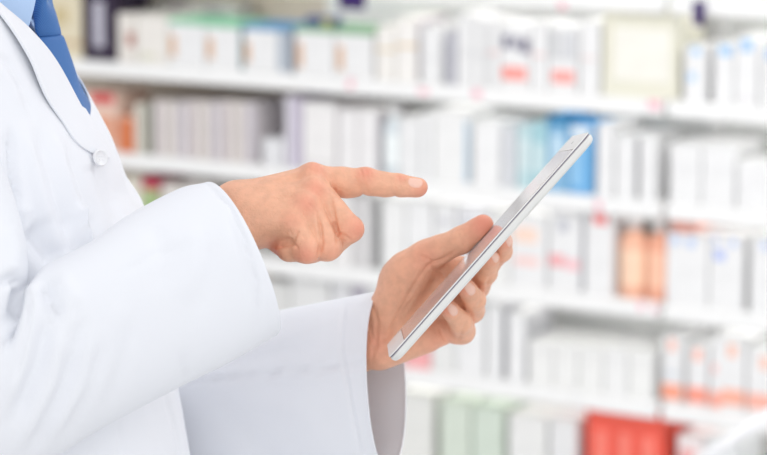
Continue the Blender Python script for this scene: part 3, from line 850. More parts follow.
# skin creases, tendons and veins: (pixel polyline on the hand, width px, height mm)
RH_FOLDS = [
    ([(361, 170), (363, 178)], 1.2, -.5), ([(366, 169), (368, 178)], 1.2, -.55), ([(370, 171), (372, 178)], 1.2, -.4),
    ([(398, 175), (401, 184)], 1.2, -.4), ([(403, 176), (405, 184)], 1.2, -.35), ([(365, 184), (368, 194)], 1.6, -.45), ([(395, 187), (397, 195)], 1.4, -.35),
    ([(331, 197), (334, 215), (337, 233), (337, 246)], 1.7, -1.7), ([(317, 212), (321, 228), (322, 243), (318, 258)], 1.7, -1.7),
    ([(337, 233), (345, 236), (352, 241)], 1.5, -.8), ([(322, 176), (333, 190), (344, 198)], 2.4, -.9),
    ([(299, 230), (295, 237), (292, 241)], 1.8, -1.2), ([(295, 242), (287, 245), (277, 247)], 2.0, -1.8), ([(298, 248), (292, 243)], 1.6, -.9),
    ([(289, 229), (293, 236)], 1.4, -.5), ([(284, 238), (291, 240)], 1.4, -.5), ([(302, 234), (306, 240)], 1.5, -.5),
    ([(256, 187), (308, 171)], 3.2, .55), ([(260, 200), (306, 189)], 3.2, .6), ([(266, 214), (300, 206)], 3.2, .5),
    ([(262, 194), (300, 180)], 3, -.4), ([(264, 208), (298, 198)], 3, -.4), ([(248, 208), (272, 197), (288, 200)], 1.6, .35),
    ([(316, 186), (322, 192)], 1.3, -.35), ([(308, 203), (314, 209)], 1.3, -.35), ([(308, 168), (316, 172)], 1.3, -.3)]
LH_FOLDS = [
    ([(452, 255), (441, 261), (433, 263), (425, 269)], 2.0, -1.6), ([(433, 263), (427, 258), (420, 256)], 1.6, -.8), ([(428, 266), (440, 272), (448, 281)], 1.8, -.8),
    ([(425, 269), (412, 290), (398, 315), (388, 336)], 2.2, -.9), ([(372, 302), (377, 322), (376, 350)], 2.0, -.6), ([(368, 322), (374, 340), (372, 362)], 2.0, -.5),
    ([(392, 275), (402, 285), (406, 300)], 2.4, -.4), ([(462, 228), (466, 246)], 1.4, -.35), ([(458, 230), (461, 248)], 1.4, -.3),
    ([(468, 322), (462, 331), (458, 341)], 1.8, -.7), ([(482, 300), (477, 309)], 1.5, -.5), ([(490, 277), (486, 286)], 1.5, -.5),
    ([(452, 346), (444, 338), (440, 328)], 2.0, -.8)]

def skin_nodes(nt, b, tc):
    def attr(n):
        a = nt.nodes.new('ShaderNodeAttribute'); a.attribute_name = n; return a.outputs['Fac']
    base = b.inputs['Base Color'].links[0].from_socket if b.inputs['Base Color'].links else None
    mx = nt.nodes.new('ShaderNodeMix'); mx.data_type = 'RGBA'
    nt.links.new(attr('redness'), mx.inputs['Factor'])
    nt.links.new(base, mx.inputs['A']); mx.inputs['B'].default_value = (*srgb(232, 142, 120), 1)
    m2 = nt.nodes.new('ShaderNodeMix'); m2.data_type = 'RGBA'
    nt.links.new(attr('nail'), m2.inputs['Factor'])
    nt.links.new(mx.outputs['Result'], m2.inputs['A']); m2.inputs['B'].default_value = (*srgb(244, 200, 182), 1)
    nt.links.new(m2.outputs['Result'], b.inputs['Base Color'])
    mr = nt.nodes.new('ShaderNodeMapRange'); mr.inputs['To Min'].default_value = .48; mr.inputs['To Max'].default_value = .25
    nt.links.new(attr('nail'), mr.inputs['Value']); nt.links.new(mr.outputs['Result'], b.inputs['Roughness'])
    b.inputs['Subsurface Weight'].default_value = .06
    b.inputs['Subsurface Radius'].default_value = (1.0, .35, .2)
    b.inputs['Subsurface Scale'].default_value = .0025
m_skin = new_mat('skin', srgb(237, 180, 149), .46, .4, .6, 650, .07, extra=skin_nodes)

# ------------------------------------------------------------------ the person in the white coat
m_coat = new_mat('coat_cotton', srgb(235, 237, 242), .85, .15, .18, 1400, .0)
m_shirt = new_mat('shirt_pale_blue', srgb(178, 204, 238), .8, .15, .15, 1500, .0)
def tie_nodes(nt, b, tc):
    w = nt.nodes.new('ShaderNodeTexWave'); w.inputs['Scale'].default_value = 260; w.inputs['Distortion'].default_value = .6
    w.bands_direction = 'DIAGONAL'
    nt.links.new(tc.outputs['Object'], w.inputs['Vector'])
    r = nt.nodes.new('ShaderNodeValToRGB')
    r.color_ramp.elements[0].color = (*srgb(54, 98, 160), 1); r.color_ramp.elements[1].color = (*srgb(76, 126, 188), 1)
    nt.links.new(w.outputs['Fac'], r.inputs['Fac']); nt.links.new(r.outputs['Color'], b.inputs['Base Color'])
m_tie = new_mat('tie_blue_silk', srgb(66, 112, 174), .5, .3, .1, 1500, .0, extra=tie_nodes)
m_button = new_mat('button_white', srgb(236, 237, 240), .35, .4, 0, 50, 0)
m_trouser = new_mat('trouser_grey', srgb(70, 74, 84), .8, .2, .2, 900, .0)
m_shoe = new_mat('shoe_leather', srgb(40, 32, 28), .4, .4, .05, 300, .0)
m_hair = new_mat('hair_brown', srgb(66, 48, 36), .6, .3, .5, 600, .2)

person = empty('person', (-.34, 2.14, 0), 'person in a white coat, pale blue shirt and blue tie pointing at a tablet', 'person')

def catmull(X, n):
    X = np.asarray(X, float); m = len(X)
    Q = np.concatenate([2 * X[:1] - X[1:2], X, 2 * X[-1:] - X[-2:-1]])
    t = np.linspace(0, m - 1 - 1e-9, n); i = t.astype(int); f = (t - i).reshape((-1,) + (1,) * (X.ndim - 1))
    p0, p1, p2, p3 = Q[i], Q[i + 1], Q[i + 2], Q[i + 3]
    return .5 * (2 * p1 + (p2 - p0) * f + (2 * p0 - 5 * p1 + 4 * p2 - p3) * f ** 2 + (3 * p1 - p0 - 3 * p2 + p3) * f ** 3)

def interp(px_pts, y):
    """x of a pixel polyline (given as (x,y) with rising y) at row y, smooth"""
    ys = np.array([p[1] for p in px_pts], float); xs = np.array([p[0] for p in px_pts], float)
    m = np.gradient(xs, ys)
    y = np.clip(y, ys[0], ys[-1]); i = np.clip(np.searchsorted(ys, y) - 1, 0, len(ys) - 2)
    h = ys[i + 1] - ys[i]; t = (y - ys[i]) / h
    return (2*t**3-3*t**2+1)*xs[i] + (t**3-2*t**2+t)*h*m[i] + (-2*t**3+3*t**2)*xs[i+1] + (t**3-t**2)*h*m[i+1]

def seg_fold(pix, folds):
    """sum of gaussian ridges given in photo pixels: (points, width px, amplitude mm)"""
    out = np.zeros(len(pix))
    for pts, w, amp in folds:
        best = np.full(len(pix), 1e9); tt = np.zeros(len(pix)); n = len(pts) - 1
        for s, (a, b) in enumerate(zip(pts[:-1], pts[1:])):
            a = np.array(a, float); b = np.array(b, float); ba = b - a
            t = np.clip(((pix - a) @ ba) / (ba @ ba), 0, 1)
            q = ((pix - a - t[:, None] * ba) ** 2).sum(1)
            m = q < best; best = np.where(m, q, best); tt = np.where(m, (s + t) / n, tt)
        fade = np.clip(np.minimum(tt, 1 - tt) * 5 + .25, 0, 1)
        out += amp * np.exp(-best / (w * w)) * fade
    return out

def grid_faces(nr, nc, wrap=False):
    F = []
    for i in range(nr - 1):
        for j in range(nc if wrap else nc - 1):
            k = (j + 1) % nc
            F.append((i * nc + j, i * nc + k, (i + 1) * nc + k, (i + 1) * nc + j))
    return F

def grid_normals(G, wrap):
    du = np.gradient(G, axis=0)
    dv = (np.roll(G, -1, 1) - np.roll(G, 1, 1)) if wrap else np.gradient(G, axis=1)
    n = np.cross(du, dv); return n / np.maximum(np.linalg.norm(n, axis=2, keepdims=True), 1e-9)

def cloth(name, G, parent, mat, wrap=False, thick=.0012, folds=None, side=None, outward=None):
    """thick sheet from a grid of points; folds push the camera-facing side along its normal"""
    nr, nc = G.shape[:2]
    N = grid_normals(G, wrap)
    ref = outward if outward is not None else (G - G.mean(1, keepdims=True))
    if (N * ref).sum() < 0: N = -N
    if folds:
        pix = proj(G.reshape(-1, 3)); d = seg_fold(pix, folds).reshape(nr, nc)
        d = d * np.clip(-N[..., 1] * 2.2 + .35, 0, 1)
        G = G + N * (d * .001)[..., None]
    Vo = G.reshape(-1, 3); Vi = (G - N * thick).reshape(-1, 3)
    n = nr * nc
    F = grid_faces(nr, nc, wrap)
    Fi = [tuple(n + i for i in f[::-1]) for f in F]
    rim = []
    def strip(ids):
        for a, b in zip(ids[:-1], ids[1:]): rim.append((a, a + n, b + n, b))
    top = list(range(nc)); bot = [(nr - 1) * nc + j for j in range(nc)]
    if wrap: top += top[:1]; bot += bot[:1]
    strip(top); strip(bot)
    if not wrap:
        strip([i * nc for i in range(nr)]); strip([i * nc + nc - 1 for i in range(nr)])
    me = mesh_np(name, np.concatenate([Vo, Vi]), F + Fi + rim)
    bm = bmesh.new(); bm.from_mesh(me); bmesh.ops.recalc_face_normals(bm, faces=bm.faces)
    for e in bm.edges:
        if len(e.link_faces) == 2 and e.link_faces[0].normal.dot(e.link_faces[1].normal) < .3: e.smooth = False
    bm.to_mesh(me); bm.free()
    me.polygons.foreach_set('use_smooth', [True] * len(me.polygons))
    return link(name, me, mat, parent)

# ---- trunk of the coat -------------------------------------------------------------
YM = 2.14
SIL = [(-10, -150), (6, -110), (18, -60), (30, -20), (40, 0), (60, 35), (84, 88), (101, 120), (114, 145), (122, 165), (129, 185), (146, 212), (153, 250), (167, 330), (182, 400), (192, 455), (206, 600), (214, 900), (214, 1250)]
EDGE = [(-62, -150), (-46, -80), (-30, -36), (-6, -3), (27, 26), (42, 42), (84, 111), (108, 152), (128, 200), (136, 225), (151, 300), (174, 400), (187, 455), (198, 600), (200, 900), (200, 1250)]
#        row py : half depth, half width
SECT = [(-150, .062, .075), (-110, .066, .078), (-70, .074, .090), (-45, .090, .130), (-20, .104, .165), (10, .116, .184), (60, .130, .192), (120, .138, .196), (220, .142, .198), (400, .142, .196), (600, .150, .204), (900, .165, .230), (1250, .180, .250)]
def sect(y):
    ys = [s[0] for s in SECT]
    return float(np.interp(y, ys, [s[1] for s in SECT])), float(np.interp(y, ys, [s[2] for s in SECT]))

def trunk_pt(py, th, off=0.0, sil=SIL):
    """point on the trunk at row py; th=0 is the front of the body, +th turns towards the camera side"""
    xf = P(float(interp(sil, py)), py, YM)
    a, b = sect(py); a += off; b += off
    e = 2.0 / 2.25
    c, s = math.cos(th), math.sin(th)
    x = xf[0] - (a - off) + a * math.copysign(abs(c) ** e, c)
    y = YM - b * math.copysign(abs(s) ** e, s)
    return np.array([x, y, xf[2]])

def theta_at(px, py, off=0.0, lo=0.0, hi=1.6):
    """turn angle at which the trunk row is seen at pixel column px"""
    for _ in range(36):
        m = (lo + hi) / 2
        if proj(trunk_pt(py, m, off))[0] > px: lo = m
        else: hi = m
    return (lo + hi) / 2

make_body(person)

def theta_curve(curve, py, off=0.0, lo=-.2, hi=1.6):
    """turn angle at which the trunk row crosses a line drawn on the photo"""
    for _ in range(36):
        m = (lo + hi) / 2
        q = proj(trunk_pt(py, m, off))
        if q[0] > float(interp(curve, q[1])): lo = m
        else: hi = m
    return (lo + hi) / 2

def trunk_at(px, py, off=0.0):
    """(row, angle) of the trunk point seen at a photo pixel"""
    r = py
    for _ in range(14):
        t = theta_at(px, r, off); r -= .8 * (proj(trunk_pt(r, t, off))[1] - py)
    return r, t

CHEST_FOLDS = [
    ([(10, 130), (12, 170), (16, 205)], 4, -4.0),
    ([(24, 130), (40, 190), (48, 225)], 6, 2.2), ([(38, 130), (54, 185), (66, 225)], 5, -2.0),
    ([(52, 130), (70, 180), (86, 225)], 6, 2.0), ([(66, 150), (82, 200), (92, 232)], 5, -1.6),
    ([(30, 225), (44, 245), (58, 262)], 12, -7.0), ([(24, 205), (28, 235)], 6, 2.5),
    ([(78, 205), (84, 228), (92, 250)], 3.2, 4.2), ([(66, 215), (72, 235), (80, 255)], 7, -3.6), ([(92, 215), (100, 240)], 6, -1.6),
    ([(0, 57), (8, 62), (22, 86), (34, 120)], 3, -1.6), ([(0, 66), (10, 80), (22, 110)], 5, 1.0),
    ([(93, 165), (104, 198), (116, 230)], 3, -.9), ([(101, 170), (112, 200), (124, 232)], 5, -1.8), ([(118, 425), (124, 455)], 2.2, -1.0),
    ([(166, 395), (176, 430), (183, 470)], 2.2, -1.8)]
rows = np.concatenate([np.arange(-63, 0, 7), np.arange(0, 470, 3.4), np.arange(470, 1240, 14)])
nearG = []
for py in rows:
    t0 = theta_curve(EDGE, py)
    th = t0 + (math.pi - t0) * np.linspace(0, 1, 110) ** 1.25
    nearG.append([trunk_pt(py, t, .0030 * math.exp(-((t - t0) / .10) ** 2) * (1 if py > 100 else 0) - .0022 * math.exp(-((t - t0 - .26) / .10) ** 2) * (1 if py > 150 else 0)) for t in th])
nearG = np.array(nearG)
def far_edge(py):
    t0 = theta_curve(EDGE, py) + .10
    if py < 140: t0 = min(t0, -.25 + max(0, (py - 97)) / 28 * .5 - max(0, 97 - py) * .017)
    return max(t0, -1.15)
farG = []
for py in rows:
    t0 = far_edge(py)
    t0 = max(t0, -1.15)
    th = t0 + (-math.pi - t0) * np.linspace(0, 1, 80) ** 1.2
    farG.append([trunk_pt(py, t, -.0045) for t in th])
farG = np.array(farG)
Nout = lambda G: G - np.array([0, YM, 0]) * np.array([0, 1, 0]) - np.array([1, 0, 0]) * (G[..., :1].mean(1, keepdims=True))
coat = cloth('lab_coat', nearG, person, m_coat, folds=[(p, w, a * 1.7) for p, w, a in CHEST_FOLDS], outward=Nout(nearG))
cloth('front_panel', farG, coat, m_coat, outward=Nout(farG))

# lapel turned back over the near front
LAP = [(-64, -150), (-58, -100), (-44, -45), (-20, -10), (0, 15), (24, 55), (47, 100), (62, 120), (86, 149), (105, 160)]
lapG = []
lrows = np.linspace(-60, 148, 80)
for py in lrows:
    te = theta_curve(EDGE, py, .002); tl = max(theta_curve(LAP, py, .002), te + .01)
    row = []
    for u in np.linspace(0, 1, 16):
        lift = .0015 + .0030 * math.sin(math.pi * (.12 + .83 * u)) + .0055 * u * u * math.exp(-((py - 40) / 45) ** 2)
        row.append(trunk_pt(py, te - .004 * (1 - u) + (tl - te) * u, lift))
    lapG.append(row)
lapG = np.array(lapG)
lap = cloth('lapel', lapG, coat, m_coat, thick=.0018, outward=Nout(lapG) * 0 + np.array([.5, -1, 0]))
# far lapel on the other side of the tie
flG = []
for py in np.linspace(-60, 72, 36):
    a = far_edge(py) + .015
    flG.append([trunk_pt(py, a - u * (.12 + max(0, 90 - py) * .004), -.0025 + .004 * math.sin(math.pi * (.08 + .84 * u))) for u in np.linspace(0, 1, 10)])
cloth('lapel', np.array(flG), coat, m_coat, thick=.0018, outward=np.array(flG) * 0 + np.array([.5, 1, 0]))
# collar band round the neck
cbG = []
for u in np.linspace(0, 1, 8):
    cbG.append([trunk_pt(-34 - 36 * u, t, .0085 - .001 * u) for t in np.linspace(1.15, 2 * math.pi - 1.15, 48)])
cloth('collar', np.array(cbG), coat, m_coat, thick=.002)

# buttons down the near front
def disc(name, c, n, r, h, parent, mat):
    n = n / np.linalg.norm(n)
    bm = bmesh.new()
    R = Vector(n).to_track_quat('Z', 'Y').to_matrix()
    k = 28
    prof = [(0, 0), (r, 0), (r * 1.02, h * .5), (r * .96, h), (r * .82, h), (r * .76, h * .72), (0, h * .72)]
    rings = []
    for (rr, z) in prof:
        rings.append([bm.verts.new(Vector(c) + R @ Vector((rr * math.cos(2 * math.pi * j / k), rr * math.sin(2 * math.pi * j / k), z))) for j in range(k)] if rr > 0 else [bm.verts.new(Vector(c) + R @ Vector((0, 0, z)))])
    for a, b in zip(rings[:-1], rings[1:]):
        for j in range(k):
            q = (j + 1) % k
            if len(a) == 1: bm.faces.new([a[0], b[q], b[j]])
            elif len(b) == 1: bm.faces.new([a[j], a[q], b[0]])
            else: bm.faces.new([a[j], a[q], b[q], b[j]])
    for s in (-1, 1):
        for q in (-1, 1):
            p = Vector(c) + R @ Vector((s * r * .2, q * r * .2, h * .76))
            bmesh.ops.create_uvsphere(bm, u_segments=6, v_segments=4, radius=r * .09, matrix=Matrix.Translation(p))
    bmesh.ops.recalc_face_normals(bm, faces=bm.faces)
    return link(name, bm_mesh(name, bm, True), mat, parent)
for (bx, by) in ((98, 158), (139, 283)):
    row, th = trunk_at(bx, by, .004); c = trunk_pt(row, th, .0055 if by < 200 else .0008)
    n = np.cross(trunk_pt(row, th + .02) - trunk_pt(row, th), trunk_pt(row + 3, th) - trunk_pt(row - 3, th))
    if n[1] > 0: n = -n
    n = n / np.linalg.norm(n) + np.array([.1, -.7, 0]); disc('button', c, n, .0072, .0022, coat, m_button)

# ---- sleeves -------------------------------------------------------------------------
def sleeve(name, secs, folds, nring=150, nseg=128, parent=coat):
    C, Vv, Wv = [], [], []
    for (T, B, Y, w, shx, shy) in secs:
        t = P(*T, Y); b = P(*B, Y)
        C.append((t + b) / 2); Vv.append((t - b) / 2)
        Wv.append(np.array([0, -w, 0]) + (P(T[0] + shx, T[1] + shy, Y) - t))
    C = catmull(C, nring); Vv = catmull(Vv, nring); Wv = catmull(Wv, nring)
    ph = np.linspace(0, 2 * math.pi, nseg, endpoint=False)
    e = .92
    cc = np.sign(np.cos(ph)) * np.abs(np.cos(ph)) ** e; ss = np.sign(np.sin(ph)) * np.abs(np.sin(ph)) ** e
    G = C[:, None] + Vv[:, None] * cc[None, :, None] + Wv[:, None] * ss[None, :, None]
    return cloth(name, G, parent, m_coat, wrap=True, folds=folds, thick=.0013)

RIGHT = [  # top px, bottom px, depth, half depth, near-side shift
    ((211, 182), (270, 335), 1.985, .050, 28, -4),
    ((205, 183.5), (265, 338), 1.983, .051, 26, -4),
    ((180, 190), (226, 361), 1.972, .053, 18, 0),
    ((130, 215), (168, 391), 1.950, .056, 8, 0),
    ((92, 241), (100, 428), 1.930, .060, 0, 0),
    ((62, 257), (38, 466), 1.918, .062, 0, 0),
    ((42, 268), (-30, 492), 1.910, .062, 0, 0),
    ((27, 287), (-92, 478), 1.905, .062, 0, 0),
    ((27, 268), (-126, 410), 1.905, .062, 0, 0),
    ((24, 240), (-140, 320), 1.915, .064, 0, 0),
    ((13, 200), (-150, 210), 1.930, .066, 0, 0),
    ((-6, 150), (-155, 110), 1.945, .066, 0, 0),
    ((-30, 80), (-150, 30), 1.965, .064, 0, 0),
    ((-58, 20), (-130, -20), 1.985, .058, 0, 0)]
RF = [
    ([(20, 288), (15, 312), (8, 345)], 5, -9.0),
    ([(0, 283), (12, 278), (21, 286)], 5, -5.0),
    ([(34, 284), (31, 312), (22, 355), (6, 410)], 8, 5.0),
    ([(41, 283), (50, 300), (60, 318)], 6.5, -5.0),
    ([(48, 320), (38, 365), (14, 420)], 7, -4.0),
    ([(60, 274), (72, 300), (76, 330)], 9, 2.6),
    ([(72, 300), (80, 325), (76, 350)], 6, -2.4),
    ([(62, 330), (52, 380), (18, 448)], 7, 3.2), ([(76, 350), (62, 395), (30, 455)], 7, -3.4),
    ([(92, 330), (82, 382), (50, 440)], 8, 2.6), ([(104, 345), (88, 395), (62, 442)], 7, -2.4),
    ([(118, 300), (112, 350), (88, 415)], 10, 1.6), ([(132, 320), (122, 365), (104, 410)], 9, -1.5),
    ([(150, 225), (166, 250), (160, 290)], 9, -1.6), ([(120, 274), (160, 251), (190, 246)], 4, -1.1),
    ([(192, 225), (194, 262), (180, 300)], 11, 1.4), ([(210, 240), (208, 275), (196, 315)], 9, -1.3),
    ([(228, 214), (240, 250), (252, 300)], 5, -1.0), ([(176, 350), (186, 366), (186, 380)], 3, -1.6),
    ([(204, 182), (230, 205), (246, 240), (258, 285), (258, 326)], 2.0, -1.6),
    ([(6, 225), (14, 250), (10, 275)], 9, 3.0), ([(30, 300), (26, 330), (14, 380)], 4, -3.0)]
sleeve('sleeve', RIGHT, [(p, w, a * 1.3) for p, w, a in RF])

LEFT = [
    ((379, 292), (394, 468), 2.172, .062, -19, 1),
    ((372, 293), (388, 470), 2.176, .062, -18, 1),
    ((350, 297.5), (360, 478), 2.190, .063, -14, 0),
    ((312, 305), (318, 490), 2.216, .064, -8, 0),
    ((262, 316), (262, 505), 2.255, .064, 0, 0),
    ((190, 338), (190, 530), 2.305, .066, 0, 0),
    ((120, 345), (110, 545), 2.345, .066, 0, 0),
    ((80, 340), (20, 545), 2.370, .066, 0, 0),
    ((60, 310), (-60, 480), 2.375, .066, 0, 0),
    ((40, 240), (-110, 330), 2.365, .066, 0, 0),
    ((0, 140), (-130, 160), 2.340, .066, 0, 0),
    ((-30, 80), (-140, 40), 2.315, .064, 0, 0),
    ((-58, 20), (-125, -20), 2.295, .058, 0, 0)]
LF = [
    ([(185, 383), (250, 376), (322, 369), (363, 365)], 2.0, -3.0),
    ([(345, 298), (340, 345), (350, 400), (362, 460)], 1.8, -1.5),
    ([(215, 380), (280, 376), (355, 370)], 7, 1.2),
    ([(240, 395), (300, 410), (330, 450)], 12, 1.5), ([(215, 400), (240, 430), (280, 470)], 10, -1.8),
    ([(330, 320), (300, 335), (240, 345)], 10, 1.3), ([(310, 345), (260, 358), (210, 366)], 7, -1.2)]
sleeve('sleeve', LEFT, LF)

# ---- shirt and tie ---------------------------------------------------------------------
SSIL = [(-14, -150), (0, -90), (12, -50), (22, -15), (30, 5), (46, 35), (70, 88), (90, 120), (104, 150), (120, 200), (150, 330), (175, 455), (190, 600), (190, 700)]
shG = []
for py in np.arange(-64, 700, 12):
    shG.append([trunk_pt(py, t, -.010, SSIL) for t in np.linspace(-math.pi, math.pi, 64, endpoint=False)])
shG = np.array(shG); cxs = (shG[..., 0].max(1, keepdims=True) + shG[..., 0].min(1, keepdims=True)) / 2
bk = np.clip((cxs - shG[..., 0]) / .06, 0, 1)
shG[..., 0] = cxs + (shG[..., 0] - cxs) * (1 - .16 * bk); shG[..., 1] = YM + (shG[..., 1] - YM) * (1 - .10 * np.clip((cxs + .05 - shG[..., 0]) / .08, 0, 1))
shirt = cloth('shirt', np.array(shG), person, m_shirt, wrap=True, thick=.001)
# collar leaf seen beside the tie knot, and its twin on the far side
def quad_patch(name, corners, n1, n2, bulge, parent, mat, thick=.0022):
    a, b, c, d = [np.array(q, float) for q in corners]
    nrm = np.cross(b - a, d - a); nrm /= np.linalg.norm(nrm)
    if nrm[1] > 0: nrm = -nrm
    G = np.zeros((n1, n2, 3))
    for i, u in enumerate(np.linspace(0, 1, n1)):
        for j, v in enumerate(np.linspace(0, 1, n2)):
            G[i, j] = (a * (1 - u) + b * u) * (1 - v) + (d * (1 - u) + c * u) * v + nrm * bulge * 4 * u * (1 - u) * (1 - v * .3)
    return cloth(name, G, parent, mat, thick=thick, outward=G * 0 + nrm)
quad_patch('collar_leaf', [P(36.5, -4, 2.095), P(28.5, 27.5, 2.082), P(-30, -6, 2.035), P(-26, -42, 2.050)], 14, 14, .0008, shirt, m_shirt)
fl = quad_patch('collar_leaf', [P(38, -4, 2.160), P(44, 26, 2.190), P(-10, 4, 2.225), P(-12, -40, 2.225)], 14, 14, .003, shirt, m_shirt)
cnG = []
for u in np.linspace(0, 1, 7):
    cnG.append([trunk_pt(-16 - 44 * u - 11 * (1 - math.cos(t)), t, .0035 if u > .3 else .001, SSIL) for t in np.linspace(.5, 2 * math.pi - .5, 48)])
cloth('collar_band', np.array(cnG), shirt, m_shirt, thick=.002)

def tie_piece(name, rowsp, parent, nseg=40):
    """rows: (py, near-left px, front px, half width m, thickness m)"""
    rowsp = np.array(rowsp, float)
    R = catmull(rowsp, 44); G = []
    for py, xl, xr, hw, th in R:
        f = P(xr, py, YM); l = P(xl, py, YM - hw)
        ring = []
        for p in np.linspace(0, 2 * math.pi, nseg, endpoint=False):
            s, c = math.sin(p), math.cos(p)
            wrapb = (abs(s) ** 1.7) * (f[0] - l[0] - th)       # the blade bends back round the chest at its edges
            ring.append((f[0] - th / 2 + th / 2 * c - wrapb, YM - hw * s, f[2]))
        G.append(ring)
    G = np.array(G)
    nr, nc = G.shape[:2]
    F = grid_faces(nr, nc, True) + [tuple(range(nc)), tuple((nr - 1) * nc + j for j in range(nc))]
    me = mesh_np(name, G.reshape(-1, 3), F)
    bm = bmesh.new(); bm.from_mesh(me); bmesh.ops.recalc_face_normals(bm, faces=bm.faces); bm.to_mesh(me); bm.free()
    return link(name, me, m_tie, parent)
tie = tie_piece('necktie', [(33.5, 36, 58, .018, .006), (36, 34, 63, .021, .010), (42, 36, 66, .024, .009), (60, 46, 72, .027, .008), (82, 60, 79, .027, .007), (100, 74, 86, .029, .006), (115, 80, 92, .030, .006), (130, 86, 97, .031, .006), (160, 98, 108, .036, .006), (240, 124, 132, .038, .005), (330, 140, 150, .036, .005), (400, 154, 164, .036, .005)], person)
tie_piece('knot', [(-12, 36, 40, .008, .012), (-8, 34, 44, .018, .016), (0, 32, 48, .021, .018), (12, 29, 55, .023, .019), (24, 27, 59, .023, .018), (31, 29, 61, .022, .015), (34.5, 33, 61, .020, .010), (36, 40, 57, .012, .004)], tie)

# ---- trousers, shoes and hair, all outside the frame but part of the figure ----------------
trG = None
for s in (-1, 1):
    G = []
    for u in np.linspace(0, 1, 26):
        z = .94 - .88 * u; r = .092 - .028 * u
        G.append([(-.325 - .005 * u + r * math.cos(p) * 1.02, YM + s * (.088 + .012 * u) + r * .92 * math.sin(p), z) for p in np.linspace(0, 2 * math.pi, 36, endpoint=False)])
    if s == -1: trousers = cloth('trousers', np.array(G), person, m_trouser, wrap=True, thick=.0015)
    else: cloth('trouser_leg', np.array(G), trousers, m_trouser, wrap=True, thick=.0015)
    f = Field((-.46, YM + s * .107 - .08, -.01), (-.13, YM + s * .107 + .08, .14), .006)
    f.cone((-.385, YM + s * .10, .048), (-.195, YM + s * .116, .040), .044, .036, .01)
    f.cone((-.375, YM + s * .10, .06), (-.37, YM + s * .10, .10), .046, .045, .02)
    sl, X, Y, Z = f.box((-1, 0, -1), (1, 3, 1)); f.d[sl] = np.maximum(f.d[sl], .004 - Z + 0 * X + 0 * Y)
    V, F = f.mesh(); V = relax(V, F, 2)
    link('shoe', mesh_np('shoe', V, F), m_shoe, person)
f = Field((-.51, YM - .11, 1.62), (-.25, YM + .11, 1.92), .005)
f.ell((-.368, YM, 1.785), (.104, .084, .106), 0)
f.ell((-.40, YM, 1.74), (.085, .080, .10), .01)
sl, X, Y, Z = f.box((-1, 0, 0), (1, 3, 3))
f.d[sl] = np.maximum(f.d[sl], (X + .295) * .86 - (Z - 1.80) * .5)
V, F = f.mesh(); V = relax(V, F, 2)
link('hair', mesh_np('hair', V, F), m_hair, person)

# ------------------------------------------------------------------ tablet (frame computed above)
def slab(name, u0, u1, w0, w1, n0, n1, r, parent, mat, seg=8, chamfer=0.0):
    """rounded rectangle plate in the tablet's own axes"""
    pts = []
    for (cu, cw, a0) in ((u1 - r, w1 - r, 0), (u0 + r, w1 - r, 90), (u0 + r, w0 + r, 180), (u1 - r, w0 + r, 270)):
        for i in range(seg + 1):
            a = math.radians(a0 + 90 * i / seg); pts.append((cu + r * math.cos(a), cw + r * math.sin(a)))
    cu, cw = (u0 + u1) / 2, (w0 + w1) / 2
    levels = [(n0, 0.0)] if chamfer == 0 else [(n0, chamfer), (n0 + chamfer * .35, chamfer * .25), (n0 + chamfer, 0)]
    levels += [(n1, 0.0)] if chamfer == 0 else [(n1 - chamfer * .22, 0), (n1, chamfer * .22)]
    V = []
    for (n, ins) in levels:
        for (a, b) in pts:
            fa = (a - cu) * (1 - 2 * ins / (u1 - u0)) + cu; fb = (b - cw) * (1 - 2 * ins / (w1 - w0)) + cw
            V.append(T0 + TU * fa + TW * fb + TN * n)
    k = len(pts); F = [tuple(range(k))[::-1], tuple((len(levels) - 1) * k + i for i in range(k))]
    for l in range(len(levels) - 1):
        for i in range(k): F.append((l * k + i, l * k + (i + 1) % k, (l + 1) * k + (i + 1) % k, (l + 1) * k + i))
    me = mesh_np(name, V, F, False)
    bm = bmesh.new(); bm.from_mesh(me); bmesh.ops.recalc_face_normals(bm, faces=bm.faces)
    for f in bm.faces: f.smooth = len(f.verts) == 4
    for e in bm.edges:
        if len(e.link_faces) == 2 and e.link_faces[0].normal.dot(e.link_faces[1].normal) < .75: e.smooth = False
    bm.to_mesh(me); bm.free()
    return link(name, me, mat, parent)
m_alu = new_mat('tablet_silver_case', srgb(228, 228, 225), .4, .5, 0, 50, 0, metallic=.15)
m_gap = new_mat('tablet_dark_gap', srgb(118, 110, 128), .5, .3, 0, 50, 0)
m_bezel = new_mat('tablet_white_bezel', srgb(244, 243, 241), .3, .35, 0, 50, 0)
m_screen = new_mat('tablet_glossy_screen', srgb(226, 220, 221), .07, .5, 0, 50, 0)
m_edge = new_mat('tablet_screen_border', srgb(120, 100, 98), .2, .4, 0, 50, 0)
m_lens = new_mat('tablet_lens', srgb(30, 30, 36), .1, .5, 0, 50, 0)
tablet = empty('tablet', (T0 + TU * .01).tolist(), 'white tablet with silver edge held slanted in the left hand', 'tablet')
slab('case', 0, TL, 0, TWD, -TTH, -.0016, .010, tablet, m_alu, chamfer=.0042)
slab('gap_line', .0006, TL - .0006, .0006, TWD - .0006, -.0016, -.0009, .0095, tablet, m_gap)
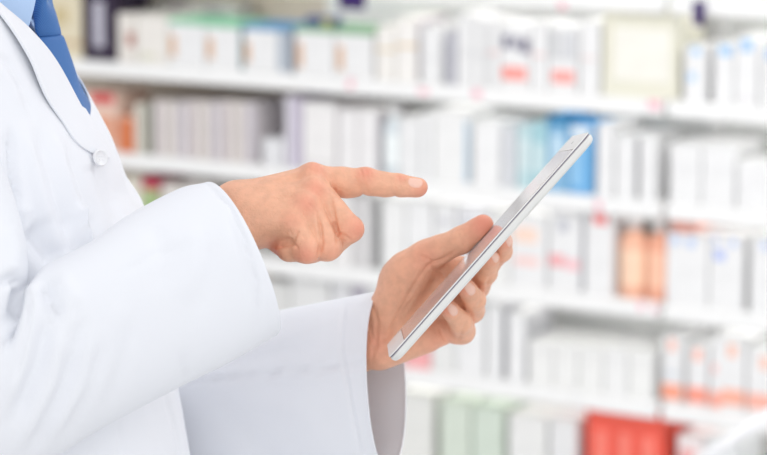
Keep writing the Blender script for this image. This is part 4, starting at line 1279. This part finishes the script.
front = slab('front_glass', 0, TL, 0, TWD, -.0009, 0.0, .010, tablet, m_bezel, chamfer=.0008)
slab('screen_border', .0182, TL - .0182, .0068, TWD - .0068, -.0003, .00006, .0006, front, m_edge)
slab('screen', .019, TL - .019, .0075, TWD - .0075, -.0003, .00012, .0005, front, m_screen)
slab('home_button', .005, .0145, TWD / 2 - .005, TWD / 2 + .005, -.0003, .0001, .0045, front, m_bezel)
slab('camera_lens', TL - .011, TL - .008, TWD / 2 - .0015, TWD / 2 + .0015, -.0003, .00015, .0014, front, m_lens)

# ------------------------------------------------------------------ slanted white rail at the lower right, in front of the shelves
def tube(name, pts, r, parent, mat, n=14):
    pts = [np.array(p, float) for p in pts]; V = []; F = []
    for i, p in enumerate(pts):
        d = pts[min(i + 1, len(pts) - 1)] - pts[max(i - 1, 0)]; d /= np.linalg.norm(d)
        a = np.cross(d, (0, 1, .1)); a /= np.linalg.norm(a); b = np.cross(d, a)
        for j in range(n):
            t = 2 * math.pi * j / n; V.append(p + r * (a * math.cos(t) + b * math.sin(t)))
    for i in range(len(pts) - 1):
        for j in range(n): F.append((i * n + j, i * n + (j + 1) % n, (i + 1) * n + (j + 1) % n, (i + 1) * n + j))
    F += [tuple(range(n))[::-1], tuple((len(pts) - 1) * n + j for j in range(n))]
    return link(name, mesh_np(name, V, F), mat, parent)
m_rail = new_mat('rail_white_enamel', srgb(240, 240, 242), .3, .45, 0, 60, .02)
ra, rb = P(700, 461, 3.9), P(800, 394, 3.9)
dirv = (rb - ra) / np.linalg.norm(rb - ra)
lo_p = ra - dirv * (ra[2] - .55) / dirv[2] if dirv[2] else ra
lo_p = ra - dirv * .22; hi_p = rb + dirv * .25
rail = empty('handrail', (float(lo_p[0]), float(lo_p[1]), 0), 'slanted white rail crossing the lower right corner before the shelves', 'handrail')
tube('rail', [lo_p, hi_p], .0105, rail, m_rail)
for p in (lo_p + dirv * .01, hi_p - dirv * .01):
    tube('post', [np.array([p[0], p[1], 0.0]), p], .012, rail, m_rail)
